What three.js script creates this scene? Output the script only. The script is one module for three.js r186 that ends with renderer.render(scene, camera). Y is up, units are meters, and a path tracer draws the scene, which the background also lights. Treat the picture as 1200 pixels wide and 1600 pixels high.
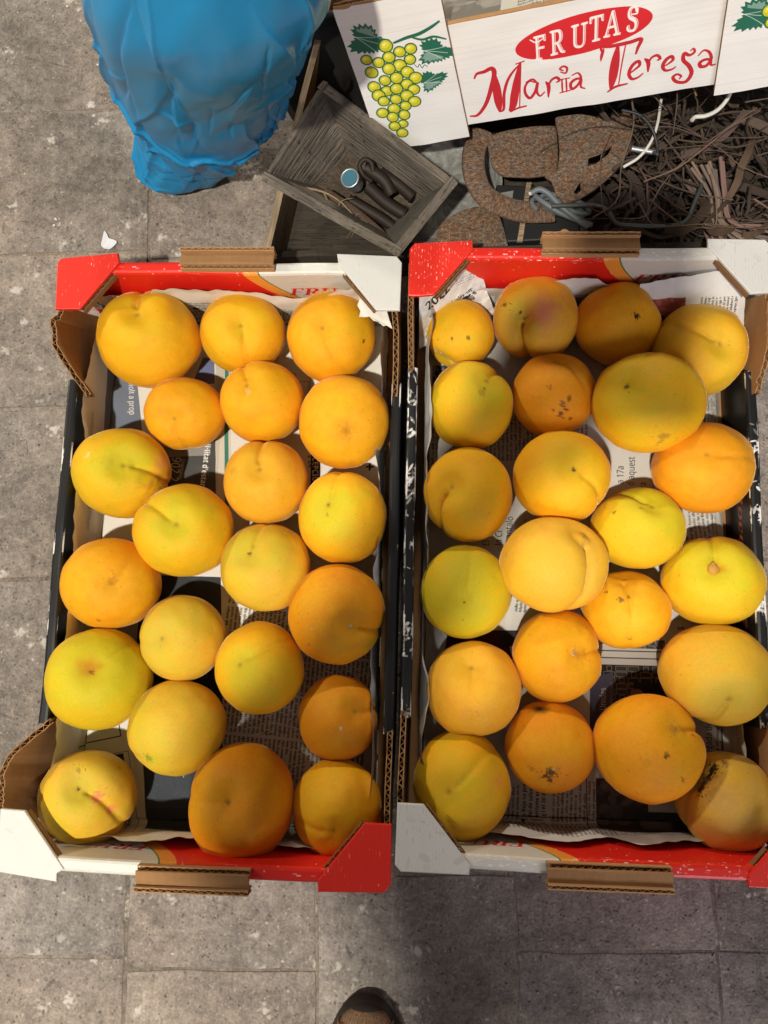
import * as THREE from 'three';
import { mergeGeometries, mergeVertices } from 'three/addons/utils/BufferGeometryUtils.js';
import { RoundedBoxGeometry } from 'three/addons/geometries/RoundedBoxGeometry.js';
import { MarchingCubes } from 'three/addons/objects/MarchingCubes.js';
import { ImprovedNoise } from 'three/addons/math/ImprovedNoise.js';
import { RectAreaLightUniformsLib } from 'three/addons/lights/RectAreaLightUniformsLib.js';

// ---------------------------------------------------------------- camera, light, exposure
const scene = new THREE.Scene();
const camera = new THREE.PerspectiveCamera(67.3, 3 / 4, 0.02, 30);
camera.position.set(0, 0.7093, 0);
camera.up.set(-0.01807, 0.14796, -0.98883);
camera.lookAt(new THREE.Vector3(-0.04948, -0.98791, -0.14691).add(camera.position));
const renderer = new THREE.WebGLRenderer({ antialias: true });
renderer.setSize(768, 1024);
renderer.toneMapping = THREE.LinearToneMapping;
renderer.toneMappingExposure = 1;
renderer.shadowMap.enabled = true;
RectAreaLightUniformsLib.init();
scene.background = new THREE.Color().setRGB(0.13, 0.12, 0.11);   // the dim room all round

const BULB = [-0.42, 2.35, 0.80], BULB_2 = [0.05, 1.2, -2.5], BULB_3 = [-2.0, 1.2, -1.2];
const lampLight = (p, color, intensity, radius, far = 8) => {
  const l = new THREE.PointLight(new THREE.Color().setRGB(...color), intensity, 0, 2);
  l.position.set(...p); l.castShadow = true; l.shadow.radius = radius; l.shadow.mapSize.set(2048, 2048); l.shadow.camera.near = 0.05; l.shadow.camera.far = far;
  scene.add(l); return l;
};
lampLight(BULB, [1, 0.94, 0.82], 22, 2.2);
lampLight(BULB_2, [1, 0.9, 0.76], 8, 3);
lampLight(BULB_3, [1, 0.9, 0.76], 7, 3);
const win = new THREE.RectAreaLight(new THREE.Color().setRGB(0.92, 0.88, 1), 8, 0.9, 1.1);
win.position.set(0.72, 1.5, 1.9); win.lookAt(0.3, 0, 0.2); scene.add(win);

// ---------------------------------------------------------------- helpers
const V = (x, y, z) => new THREE.Vector3(x, y, z);
function rng(a) { return () => { a = (a + 0x6D2B79F5) | 0; let t = Math.imul(a ^ (a >>> 15), 1 | a); t = (t + Math.imul(t ^ (t >>> 7), 61 | t)) ^ t; return ((t ^ (t >>> 14)) >>> 0) / 4294967296; }; }
const IN = new ImprovedNoise();
const noise = (x, y, z = 0.37) => IN.noise(x, y, z);
const fbm = (x, y, z = 0.37, o = 4) => { let s = 0, a = 0.5, f = 1; for (let i = 0; i < o; i++) { s += a * IN.noise(x * f, y * f, z * f + i * 7.1); f *= 2.03; a *= 0.5; } return s; };
const clamp = (x, a = 0, b = 1) => Math.min(b, Math.max(a, x));
const lerp = (a, b, t) => a + (b - a) * t;
const smooth = (a, b, x) => { const t = clamp((x - a) / (b - a)); return t * t * (3 - 2 * t); };
const used = {};
const numbered = (n) => { used[n] = (used[n] ?? -1) + 1; return used[n] ? `${n}_${String(used[n]).padStart(3, '0')}` : n; };
function tag(o, label, category, group) { o.userData.label = label; o.userData.category = category; if (group) o.userData.group = group; return o; }
function shadows(o) { o.castShadow = o.receiveShadow = true; return o; }
function mesh(name, geo, mat, parent) { const m = shadows(new THREE.Mesh(Array.isArray(geo) ? merge(geo) : geo, mat)); m.name = parent ? name : numbered(name); (parent || scene).add(m); return m; }
function thing(name, label, category, at = [0, 0, 0], turn = 0, group) { const g = new THREE.Group(); g.name = numbered(name); g.position.set(...at); g.rotation.y = turn; scene.add(g); return tag(g, label, category, group); }
function merge(list) { const gs = list.map((g) => { const n = g.index ? g.toNonIndexed() : g.clone(); for (const k of Object.keys(n.attributes)) if (!['position', 'normal', 'uv', 'color'].includes(k)) n.deleteAttribute(k); return n; }); const col = gs.some((g) => g.attributes.color); if (col) for (const g of gs) if (!g.attributes.color) g.setAttribute('color', new THREE.BufferAttribute(new Float32Array(g.attributes.position.count * 3).fill(1), 3)); return mergeGeometries(gs); }
// uv in metres from the face's main direction
function metreUV(g, k = 1, ox = 0, oy = 0) {
  g = g.index ? g.toNonIndexed() : g; const p = g.attributes.position, uv = new Float32Array(p.count * 2), a = V(), b = V(), c = V();
  for (let i = 0; i < p.count; i += 3) {
    a.fromBufferAttribute(p, i); b.fromBufferAttribute(p, i + 1).sub(a); c.fromBufferAttribute(p, i + 2).sub(a); b.cross(c);
    const x = Math.abs(b.x), y = Math.abs(b.y), z = Math.abs(b.z);
    for (let j = 0; j < 3; j++) { const X = p.getX(i + j), Y = p.getY(i + j), Z = p.getZ(i + j); const [u, v] = y >= x && y >= z ? [X, -Z] : x >= z ? [Z, Y] : [X, Y]; uv[(i + j) * 2] = u * k + ox; uv[(i + j) * 2 + 1] = v * k + oy; }
  }
  g.setAttribute('uv', new THREE.BufferAttribute(uv, 2)); return g;
}
function tintGeo(g, r, gg, b) { const n = g.attributes.position.count, c = new Float32Array(n * 3); for (let i = 0; i < n; i++) c.set([r, gg, b], i * 3); g.setAttribute('color', new THREE.BufferAttribute(c, 3)); return g; }
// a flat outline ([x, z] pairs) given thickness upwards from y
function plate(pts, y, h, bevel = 0.0006, holes = []) {
  const path = (q) => q.map(([x, z]) => new THREE.Vector2(x, -z));
  const s = new THREE.Shape(path(pts)); for (const q of holes) s.holes.push(new THREE.Path(path(q)));
  const g = new THREE.ExtrudeGeometry(s, { depth: h - 2 * bevel, bevelEnabled: bevel > 0, bevelSize: bevel, bevelThickness: bevel, bevelOffset: -bevel, bevelSegments: 2, curveSegments: 6 });
  g.rotateX(-Math.PI / 2); g.translate(0, y + bevel, 0); return g;
}
function smoothOutline(pts, n = 60, t = 0.5) { const c = new THREE.CatmullRomCurve3(pts.map(([x, z]) => V(x, 0, z)), true, 'catmullrom', t); return c.getPoints(n).slice(0, -1).map((p) => [p.x, p.z]); }
function tube(pts, r, seg = 24, rad = 7, taper = null) {
  const c = new THREE.CatmullRomCurve3(pts.map((p) => V(...p))), g = new THREE.TubeGeometry(c, seg, r, rad, false);
  const p = g.attributes.position, ends = [];
  if (taper) { for (let i = 0; i <= seg; i++) { const q = c.getPointAt(i / seg), k = taper(i / seg); for (let j = 0; j <= rad; j++) { const n = i * (rad + 1) + j; p.setXYZ(n, q.x + (p.getX(n) - q.x) * k, q.y + (p.getY(n) - q.y) * k, q.z + (p.getZ(n) - q.z) * k); } } }
  for (const i of [0, seg]) { const q = c.getPointAt(i / seg), fan = []; for (let j = 0; j < rad; j++) { const n = i * (rad + 1) + j, m = n + 1; const A = [p.getX(n), p.getY(n), p.getZ(n)], B = [p.getX(m), p.getY(m), p.getZ(m)]; fan.push(q.x, q.y, q.z, ...(i ? [...A, ...B] : [...B, ...A])); } const e = new THREE.BufferGeometry(); e.setAttribute('position', new THREE.Float32BufferAttribute(fan, 3)); e.setAttribute('uv', new THREE.Float32BufferAttribute(new Array(rad * 6).fill(0.5), 2)); e.computeVertexNormals(); ends.push(e); }
  return merge([g, ...ends]);
}
function grid(nu, nv, fn, uvf) {   // a sheet: fn(u, v) -> [x, y, z]
  const pos = [], uv = [], ix = [];
  for (let j = 0; j <= nv; j++) for (let i = 0; i <= nu; i++) { pos.push(...fn(i / nu, j / nv)); uv.push(...(uvf ? uvf(i / nu, j / nv) : [i / nu, j / nv])); }
  for (let j = 0; j < nv; j++) for (let i = 0; i < nu; i++) { const a = j * (nu + 1) + i, b = a + 1, c = a + nu + 1, d = c + 1; ix.push(a, b, d, a, d, c); }
  const g = new THREE.BufferGeometry(); g.setAttribute('position', new THREE.Float32BufferAttribute(pos, 3)); g.setAttribute('uv', new THREE.Float32BufferAttribute(uv, 2)); g.setIndex(ix); g.computeVertexNormals(); return g;
}
// a bent wall of board: both long faces, the top and the ends; along() gives [x, z] for the foot and the head
function ribbon(foot, head, n, bottom, top, t, off = 0) {
  const at = (path, s) => { const f = s * (path.length - 1), i = Math.min(path.length - 2, Math.floor(f)), k = f - i; return [lerp(path[i][0], path[i + 1][0], k), lerp(path[i][1], path[i + 1][1], k)]; };
  const side = (path, s, o) => { const a = at(path, Math.max(0, s - 0.01)), b = at(path, Math.min(1, s + 0.01)), q = at(path, s), l = Math.hypot(b[0] - a[0], b[1] - a[1]) || 1; return [q[0] - (b[1] - a[1]) / l * o, q[1] + (b[0] - a[0]) / l * o]; };
  const rows = [(s) => { const o = typeof off === 'function' ? off(s) : off, [x, z] = side(foot, s, o - t / 2); return [x, bottom(s), z]; }, (s) => { const o = typeof off === 'function' ? off(s) : off, [x, z] = side(head, s, o - t / 2); return [x, top(s), z]; }, (s) => { const o = typeof off === 'function' ? off(s) : off, [x, z] = side(head, s, o + t / 2); return [x, top(s), z]; }, (s) => { const o = typeof off === 'function' ? off(s) : off, [x, z] = side(foot, s, o + t / 2); return [x, bottom(s), z]; }];
  const gs = []; for (let k = 0; k < 4; k++) gs.push(grid(n, 1, (u, v) => rows[v ? (k + 1) % 4 : k](u)));
  const len = foot.reduce((a, p, i) => i ? a + Math.hypot(p[0] - foot[i - 1][0], p[1] - foot[i - 1][1]) : 0, 0);
  for (const g of gs) { const u = g.attributes.uv; for (let i = 0; i < u.count; i++) u.setXY(i, u.getX(i) * len, u.getY(i) * 0.08); }
  return merge(gs);
}

// ---------------------------------------------------------------- textures
function dataTex(w, h, fn, srgb, wrap = THREE.MirroredRepeatWrapping) {
  const d = new Uint8Array(w * h * 4); fn(d, w, h);
  const t = new THREE.DataTexture(d, w, h, THREE.RGBAFormat); t.magFilter = THREE.LinearFilter; t.minFilter = THREE.LinearFilter; t.wrapS = t.wrapT = wrap; if (srgb) t.colorSpace = THREE.SRGBColorSpace; t.needsUpdate = true; return t;
}
function canvasTex(w, h, draw, srgb = true, wrap = THREE.ClampToEdgeWrapping) { const c = document.createElement('canvas'); c.width = w; c.height = h; draw(c.getContext('2d'), w, h); const t = new THREE.CanvasTexture(c); t.wrapS = t.wrapT = wrap; if (srgb) t.colorSpace = THREE.SRGBColorSpace; return t; }
function paint(w, h, colorAt) { return dataTex(w, h, (d) => { for (let y = 0; y < h; y++) for (let x = 0; x < w; x++) { const c = colorAt(x, y), i = (y * w + x) * 4; d[i] = c[0]; d[i + 1] = c[1]; d[i + 2] = c[2]; d[i + 3] = 255; } }, true); }
function grey(w, h, at) { return dataTex(w, h, (d) => { for (let y = 0; y < h; y++) for (let x = 0; x < w; x++) { const c = clamp(at(x, y)) * 255, i = (y * w + x) * 4; d[i] = d[i + 1] = d[i + 2] = c; d[i + 3] = 255; } }, false); }
const std = (o) => new THREE.MeshStandardMaterial({ roughness: 0.85, ...o });
const scaled = (t, k) => { t.repeat.set(k, k); return t; };

// worn concrete: grain, pits, old splashes of whitewash
const CN = 2048, CM = 1.2;                        // pixels, metres
const conc = new Float32Array(CN * CN), pale = new Float32Array(CN * CN);
{
  const r = rng(11);
  for (let y = 0; y < CN; y++) for (let x = 0; x < CN; x++) {
    const u = x / CN * CM, v = y / CN * CM, i = y * CN + x;
    conc[i] = 0.52 + 0.55 * fbm(u * 7, v * 7, 1, 4) + 0.22 * noise(u * 60, v * 60, 3) + 0.20 * noise(u * 170, v * 170, 5) + 0.24 * noise(u * 420, v * 420, 9) + 0.2 * (r() - 0.5);
  }
  const stamp = (cx, cy, rx, ry, a, amt, arr) => { const R = Math.ceil(Math.max(rx, ry)) + 1, ca = Math.cos(a), sa = Math.sin(a); for (let y = -R; y <= R; y++) for (let x = -R; x <= R; x++) { const p = (x * ca + y * sa) / rx, q = (-x * sa + y * ca) / ry, e = p * p + q * q; if (e < 1.3) { const X = (cx + x + CN) % CN | 0, Y = (cy + y + CN) % CN | 0; arr[Y * CN + X] += amt * Math.min(1, (1.3 - e) * 2.2); } } };
  for (let k = 0; k < 44000; k++) stamp(r() * CN, r() * CN, 0.8 + r() * 1.3, 0.8 + r() * 0.9, r() * 6, (r() < 0.55 ? -1 : 1) * (0.1 + 0.3 * r()), conc);
  for (let k = 0; k < 1100; k++) stamp(r() * CN, r() * CN, 1 + r() * 1.8, 0.9 + r() * 1.2, r() * 6, -(0.2 + 0.4 * r()), conc);
  for (let k = 0; k < 34; k++) { const cx = r() * CN, cy = r() * CN, n = 60 + r() * 120, s = 40 + r() * 110; for (let j = 0; j < n; j++) { const a = r() * 6.3, d = s * Math.sqrt(r()); stamp(cx + Math.cos(a) * d, cy + Math.sin(a) * d * 0.6, 5 + r() * 16, 4 + r() * 9, r() * 6, -0.012 - 0.03 * r(), conc); } }
  for (let k = 0; k < 520; k++) stamp(r() * CN, r() * CN, 2 + r() * 14, 0.8 + r() * 1.4, r() * 6, -0.12 - 0.2 * r(), conc);
  for (let k = 0; k < 520; k++) { const cx = r() * CN, cy = r() * CN, n = 4 + r() * 26, s = 8 + r() * 46; for (let j = 0; j < n; j++) { const a = r() * 6.3, d = s * r() * r(); stamp(cx + Math.cos(a) * d, cy + Math.sin(a) * d * 0.8, 0.9 + r() * 5.5 * (1 - d / s) + r(), 0.8 + r() * 2.6, r() * 6, 0.15 + r() * 0.5, pale); } }
  for (let k = 0; k < 1500; k++) stamp(r() * CN, r() * CN, 0.8 + r() * 2, 0.8 + r() * 1.2, r() * 6, 0.3 + r() * 0.7, pale);
}
const concMap = paint(CN, CN, (x, y) => { const i = y * CN + x, u = x / CN * CM, v = y / CN * CM, warm = fbm(u * 4 + 9, v * 4, 8, 2), t = clamp(conc[i], 0, 1.15), p = clamp(pale[i]) * (0.5 + 0.4 * clamp(0.5 + fbm(u * 20, v * 20, 4, 2))); const a = 82 + 84 * t; return [lerp(a * (1.04 + 0.08 * warm), 205, p), lerp(a * 0.965, 199, p), lerp(a * (0.895 - 0.07 * warm), 190, p)].map((c) => clamp(c, 0, 255)); });
const concBump = grey(CN, CN, (x, y) => 0.25 + 0.5 * conc[y * CN + x] + 0.1 * pale[y * CN + x]);
for (const t of [concMap, concBump]) scaled(t, 1 / CM);
const M = {};
M.concrete = std({ map: concMap, bumpMap: concBump, bumpScale: 0.0026, roughness: 0.86, vertexColors: true });
M.mortar = std({ map: concMap, bumpMap: concBump, bumpScale: 0.002, roughness: 0.95, color: new THREE.Color().setRGB(0.86, 0.84, 0.8) });

const kraftMap = paint(512, 512, (x, y) => { const n = 0.5 * fbm(x / 60, y / 14, 2, 3) + 0.35 * noise(x / 3, y / 1.6, 3) + 0.05 * Math.sin(x / 512 * 6.283 * 36) + 0.5 * fbm(x / 150, y / 150, 9, 2); return [158 + 26 * n, 118 + 25 * n, 76 + 22 * n]; });
M.kraft = std({ map: scaled(kraftMap, 4), roughness: 0.9 });
M.kraftPale = std({ map: kraftMap.clone(), color: new THREE.Color().setRGB(1.25, 1.3, 1.4), roughness: 0.92 });
M.kraftDark = std({ map: kraftMap.clone(), color: new THREE.Color().setRGB(0.62, 0.58, 0.52), roughness: 0.92 });
M.kraftPale.map.repeat.set(9, 9);
const rustMap = (seed, dark) => paint(512, 512, (x, y) => { const a = fbm(x / 26 + seed, y / 20, seed, 4), b = noise(x / 4.2, y / 6 + seed, 2), c = noise(x / 12, y / 9, seed + 3); const k = dark * (1 + 0.9 * a + 0.25 * b), s = 1 - 0.5 * smooth(0.16, 0.34, b * 0.7 + c * 0.6 + a * 0.6); const warm = clamp(0.5 + 1.4 * fbm(x / 70, y / 70, seed + 8, 2)); return [112 * k * s + 8 * warm, (98 - 8 * warm) * k * s, (84 - 16 * warm) * k * s].map((v) => clamp(v, 0, 255)); });
M.rust = std({ map: scaled(rustMap(3, 1.02), 11), roughness: 0.88, metalness: 0.1, bumpMap: scaled(grey(512, 512, (x, y) => 0.5 + 0.4 * fbm(x / 9, y / 9, 4, 3)), 7), bumpScale: 0.0012 });
M.rustDark = std({ map: scaled(rustMap(8, 0.62), 7), roughness: 0.9, bumpMap: M.rust.bumpMap, bumpScale: 0.001 });
const woodMap = paint(512, 512, (x, y) => { const w = fbm(x / 160, y / 9, 2, 4), g = noise(x / 46 + 3, y / 3.2, 6), b = fbm(x / 90, y / 60, 12, 3), c = Math.abs(noise(x / 120, y / 7, 22)) < 0.03 ? -0.45 : 0; const k = 1 + 0.26 * w + 0.13 * g + 0.4 * b + c; return [106 * k, 97 * k, 86 * k].map((v) => clamp(v, 0, 255)); });
const woodBump = grey(512, 512, (x, y) => 0.5 + 0.5 * fbm(x / 160, y / 9, 2, 4) + 0.25 * noise(x / 46 + 3, y / 3.2, 6));
M.wood = std({ map: scaled(woodMap, 5), bumpMap: scaled(woodBump, 5), bumpScale: 0.002, roughness: 0.92 });
M.woodPale = std({ map: woodMap.clone(), color: new THREE.Color().setRGB(2.1, 1.85, 1.5), roughness: 0.85 });
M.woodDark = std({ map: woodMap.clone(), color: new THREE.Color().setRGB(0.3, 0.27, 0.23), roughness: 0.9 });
M.iron = std({ map: scaled(rustMap(15, 0.55), 6), color: new THREE.Color().setRGB(0.62, 0.68, 0.72), roughness: 0.62, metalness: 0.35 });
M.black = std({ color: new THREE.Color().setRGB(0.018, 0.018, 0.019), roughness: 0.5 });
M.rubber = std({ color: new THREE.Color().setRGB(0.022, 0.021, 0.02), roughness: 0.75, bumpMap: M.rust.bumpMap, bumpScale: 0.0008 });
M.steel = std({ color: new THREE.Color().setRGB(0.42, 0.45, 0.46), roughness: 0.42, metalness: 0.75 });
M.zinc = std({ map: scaled(paint(256, 256, (x, y) => { const n = fbm(x / 40, y / 40, 3, 4), s = noise(x / 6, y / 6, 9); const k = 150 + 70 * n + 22 * s; return [k, k * 1.0, k * 0.97]; }), 5), roughness: 0.55, metalness: 0.45 });
M.whiteWire = std({ color: new THREE.Color().setRGB(0.62, 0.6, 0.54), roughness: 0.5 });

// ---------------------------------------------------------------- floor: bed and single slabs
const floor = new THREE.Group(); floor.name = 'floor'; floor.userData.kind = 'structure'; scene.add(floor);
mesh('mortar_bed', metreUV(new THREE.BoxGeometry(6, 0.05, 6).translate(0, -0.02515, 0)), M.mortar, floor);
{
  const r = rng(5), turn = 0.04;
  const cols = [-1.1, -0.94, -0.77, -0.60, -0.433, -0.2625, -0.0945, 0.0765, 0.2445, 0.413, 0.58, 0.75, 0.92];
  const base = [-1.33, -1.17, -1.01, -0.85, -0.69, -0.522, -0.366, -0.206, -0.04, 0.129, 0.29, 0.452, 0.615, 0.78, 0.94];
  const shift = [0, 0.05, 0, 0.08, -0.01, 0, 0.083, -0.016, -0.016, -0.038, 0.03, 0, 0.06];
  for (let c = 0; c < cols.length - 1; c++) for (let k = 0; k < base.length - 1; k++) {
    const gap = 0.0026, x0 = cols[c] + gap / 2, x1 = cols[c + 1] - gap / 2, z0 = base[k] + shift[c] + gap / 2, z1 = base[k + 1] + shift[c] - gap / 2;
    const pts = []; const edge = (ax, az, bx, bz) => { for (let i = 0; i < 9; i++) { const t = i / 9, x = lerp(ax, bx, t), z = lerp(az, bz, t); const j = 0.0011 * noise(x * 60, z * 60, c + k * 3) + 0.0016 * noise(x * 17, z * 17, c * 5 + k); pts.push([x + j, z + j]); } };
    edge(x0, z0, x1, z0); edge(x1, z0, x1, z1); edge(x1, z1, x0, z1); edge(x0, z1, x0, z0);
    const w = pts.map(([x, z]) => [x + turn * z, z - turn * x]);
    let g = metreUV(plate(w, -0.022, 0.0226 + (r() - 0.5) * 0.0006, 0.0009), 1, 0.02 + r() * (CM - 0.24) - Math.min(...w.map((q) => q[0])), 0.02 + r() * (CM - 0.24) + Math.max(...w.map((q) => q[1])));
    const tone = 0.93 + 0.14 * r(), wm = 0.985 + 0.03 * r(); tintGeo(g, tone * wm, tone, tone / wm);
    const m = mesh('paving_slab', g, M.concrete, floor); m.castShadow = false;
  }
}

// ---------------------------------------------------------------- print
const INK = '#1c1b1a';
// greeked column of newsprint: lines of words, too small to read
function column(c, x, y, w, h, lh, seed, shade = 0.62) {
  const r = rng(seed); c.save();
  for (let yy = y; yy < y + h - lh * 0.5; yy += lh) { let xx = x + (r() < 0.08 ? lh * 1.2 : 0); const end = x + w - (r() < 0.12 ? w * (0.2 + 0.5 * r()) : 0); while (xx < end) { const ww = Math.min(end - xx, lh * (0.5 + 2.6 * r())); c.fillStyle = `rgba(30,28,27,${shade * (0.7 + 0.3 * r())})`; let q = xx; while (q < xx + ww) { const l = lh * (0.14 + 0.2 * r()); const up = r() < 0.25 ? lh * 0.2 : 0; c.fillRect(q, yy + lh * 0.24 - up, Math.min(l, xx + ww - q), lh * 0.46 + up + (r() < 0.1 ? lh * 0.18 : 0)); q += l + lh * 0.09; } xx += ww + lh * 0.34; } }
  c.restore();
}
function paperGround(c, w, h, seed, base = [214, 208, 196]) {
  c.fillStyle = `rgb(${base})`; c.fillRect(0, 0, w, h); const r = rng(seed);
  for (let i = 0; i < 5200; i++) { c.fillStyle = `rgba(${r() < 0.5 ? '90,80,70' : '250,246,238'},${0.03 + 0.06 * r()})`; c.fillRect(r() * w, r() * h, 1 + r() * 6, 1 + r() * 2); }
}
const PPM = 3400;                                 // canvas pixels per metre of the liners
function place(c, w, h, [lx, lz], deg, fn) { c.save(); c.translate(w / 2 + lx * PPM, h / 2 + lz * PPM); c.rotate(deg * Math.PI / 180); fn(c); c.restore(); }
const word = (c, s, px, color = INK, face = 'sans-serif', weight = 'bold', squeeze = 0.82) => { c.save(); c.scale(squeeze, 1); c.font = `${weight} ${px}px ${face}`; c.fillStyle = color; c.textBaseline = 'alphabetic'; c.fillText(s, 0, 0); c.restore(); };
function poly(c, w, h, pts, fill) { c.beginPath(); pts.forEach(([x, z], i) => c[i ? 'lineTo' : 'moveTo'](w / 2 + x * PPM, h / 2 + z * PPM)); c.closePath(); c.fillStyle = fill; c.fill(); }
function halftone(c, x, y, w, h, seed, dark, light) {   // a printed picture of soft blotches
  const r = rng(seed); c.save(); c.beginPath(); c.rect(x, y, w, h); c.clip(); c.fillStyle = `rgb(${dark})`; c.fillRect(x, y, w, h);
  for (let i = 0; i < 46; i++) { const k = r(); c.fillStyle = `rgba(${dark.map((d, j) => Math.round(lerp(d, light[j], k)))},0.55)`; c.beginPath(); c.ellipse(x + r() * w, y + r() * h, w * (0.03 + 0.13 * r()), h * (0.03 + 0.1 * r()), r() * 3, 0, 7); c.fill(); }
  c.restore();
}
// text that runs on over the turned-up margins
const margins = (c, w, h, seed) => { for (let i = 0; i < 7; i++) { c.save(); c.translate(150 + i * 155, 90); column(c, 0, 0, 140, 150, 13, seed + i, 0.5); c.restore(); c.save(); c.translate(150 + i * 155, h - 215); column(c, 0, 0, 140, 120, 13, seed + 9 + i, 0.5); c.restore(); } for (let i = 0; i < 8; i++) { c.save(); c.translate(w - 55, 260 + i * 200); c.rotate(Math.PI / 2); column(c, 0, 0, 186, 130, 13, seed + 20 + i, 0.42); c.restore(); } };
const linerLeft = canvasTex(1360, 2040, (c, w, h) => {
  paperGround(c, w, h, 3, [222, 217, 207]); margins(c, w, h, 200);
  const at = (p, d, fn) => place(c, w, h, p, d, fn);
  // advert strip, pale blue-grey
  poly(c, w, h, [[-0.1503, -0.1946], [-0.1111, -0.1949], [-0.0959, -0.1062], [-0.1424, -0.0981]], '#6f7685');
  at([-0.1156, -0.1717], 84, () => word(c, 'Molt a prop', 27, '#e6e3dc', 'sans-serif', 'normal'));
  poly(c, w, h, [[-0.0445, -0.1955], [-0.0332, -0.1956], [-0.0318, -0.17], [-0.054, -0.1672]], '#6b6f90');
  // dark advert
  poly(c, w, h, [[-0.0872, -0.1064], [-0.0287, -0.1384], [-0.0213, -0.01], [-0.0852, -0.0087]], '#4a4a48');
  poly(c, w, h, [[-0.0907, -0.1389], [-0.034, -0.1446], [-0.0314, -0.0997], [-0.0803, -0.0965]], '#8d8b84');
  at([-0.0369, -0.1108], 94, () => word(c, 'il·litat d\'estar', 26, '#e4e2dc'));
  at([-0.0675, -0.0979], 95, () => word(c, '902 2', 40, '#d8d5cd', 'sans-serif', 'normal'));
  at([-0.0582, -0.0962], 97, () => word(c, 'Coaptiamu', 17, '#d8d5cd', 'sans-serif', 'normal'));
  poly(c, w, h, [[-0.0314, -0.1956], [-0.017, -0.1957], [-0.0069, -0.0103], [-0.0207, -0.01]], '#cfc9b9');
  poly(c, w, h, [[-0.0233, -0.1957], [-0.0195, -0.1957], [-0.0093, -0.0102], [-0.0129, -0.0102]], '#3f7a68');
  for (let i = 0; i < 9; i++) at([-0.0256, -0.1701], 0, () => { c.fillStyle = 'rgba(60,58,50,0.35)'; c.fillRect(-26 + i * 4, -150, 1.2, 620); });
  // boxes and columns on the right half
  at([0.0715, -0.1148], 88, () => { c.fillStyle = '#222'; c.fillRect(0, -2, 250, 30); c.translate(26, 23); word(c, 'RECEPCIÓ', 27, '#e8e5de'); });
  at([0.0612, -0.1011], 88, () => word(c, 'E 24', 26, '#555'));
  for (const p of [[-0.0458, -0.26], [0.1193, -0.0909], [0.0252, -0.1961]]) at(p, 0, () => { c.fillStyle = INK; c.fillRect(-12, -3, 24, 6); c.fillRect(-3, -12, 6, 24); });
  at([-0.0262, -0.1701], 0, () => { c.strokeStyle = 'rgba(60,58,54,0.6)'; c.lineWidth = 1.6; for (let i = 0; i < 9; i++) c.strokeRect(30 + i * 44, -60 + (i % 3) * 26, 40, 70 + 20 * (i % 4)); });
  at([-0.0724, -0.2579], 90, () => column(c, 0, -220, 120, 210, 12, 21));
  at([0.0536, -0.2598], 100, () => column(c, 0, -90, 90, 180, 12, 22));
  // lower half: dark advert then text
  poly(c, w, h, [[-0.0896, 0.014], [-0.0151, 0.0148], [-0.0024, 0.1976], [-0.0103, 0.2598], [-0.0663, 0.2566], [-0.0889, 0.0738]], '#34373a');
  poly(c, w, h, [[-0.0696, 0.1779], [-0.0323, 0.1794], [-0.0322, 0.2188], [-0.0712, 0.2202]], '#3a3f45');
  at([-0.0402, 0.183], 100, () => word(c, 'por', 22, '#c9c9c6', 'serif', 'italic'));
  at([-0.0268, 0.0986], 112, () => word(c, 'Ca', 30, '#6d6d6a', 'serif', 'italic'));
  { const r = rng(77); at([-0.053, 0.1994], 0, () => { for (let i = 0; i < 90; i++) { c.fillStyle = `rgba(150,158,166,${0.12 + 0.2 * r()})`; c.fillRect(-70 + r() * 130, -90 + r() * 170, 1 + 3 * r(), 1 + 2 * r()); } }); }
  at([0.1328, 0.0133], 94, () => { for (let i = 0; i < 5; i++) column(c, i * 128, 0, 118, 470, 13.5, 40 + i, 0.72); });
  at([0.122, 0.0684], 94, () => word(c, 'de r', 24, INK));
  at([0.1079, 0.1721], 94, () => word(c, 'C', 24, INK));
  // the white page at the left
  poly(c, w, h, [[-0.1471, 0.1485], [-0.0903, 0.1355], [-0.0641, 0.2565], [-0.1359, 0.2646]], '#d9d5cb');
  at([-0.1441, 0.1692], -13, () => { c.fillStyle = INK; c.fillRect(0, 0, 160, 3); c.fillRect(160, -46, 3, 49); });
  at([-0.1187, 0.1778], -12, () => { c.strokeStyle = 'rgba(40,38,36,0.7)'; c.lineWidth = 1.6; c.strokeRect(0, 0, 100, 330); c.strokeRect(8, 14, 64, 300); c.fillStyle = '#2a2928'; c.fillRect(58, 4, 26, 84); column(c, 12, 100, 66, 200, 15, 52, 0.75); });
  for (const [p, s] of [[[-0.1594, -0.0496], 61], [[-0.1701, -0.1304], 62]]) at(p, 92, () => { c.strokeStyle = 'rgba(40,38,36,0.6)'; c.strokeRect(0, 0, 86, 30); column(c, 4, 3, 78, 24, 7, s); });
  at([-0.1379, 0.0605], 0, () => { c.fillStyle = INK; c.fillRect(0, 0, 34, 3); c.fillRect(0, -26, 3, 28); });
});
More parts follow.
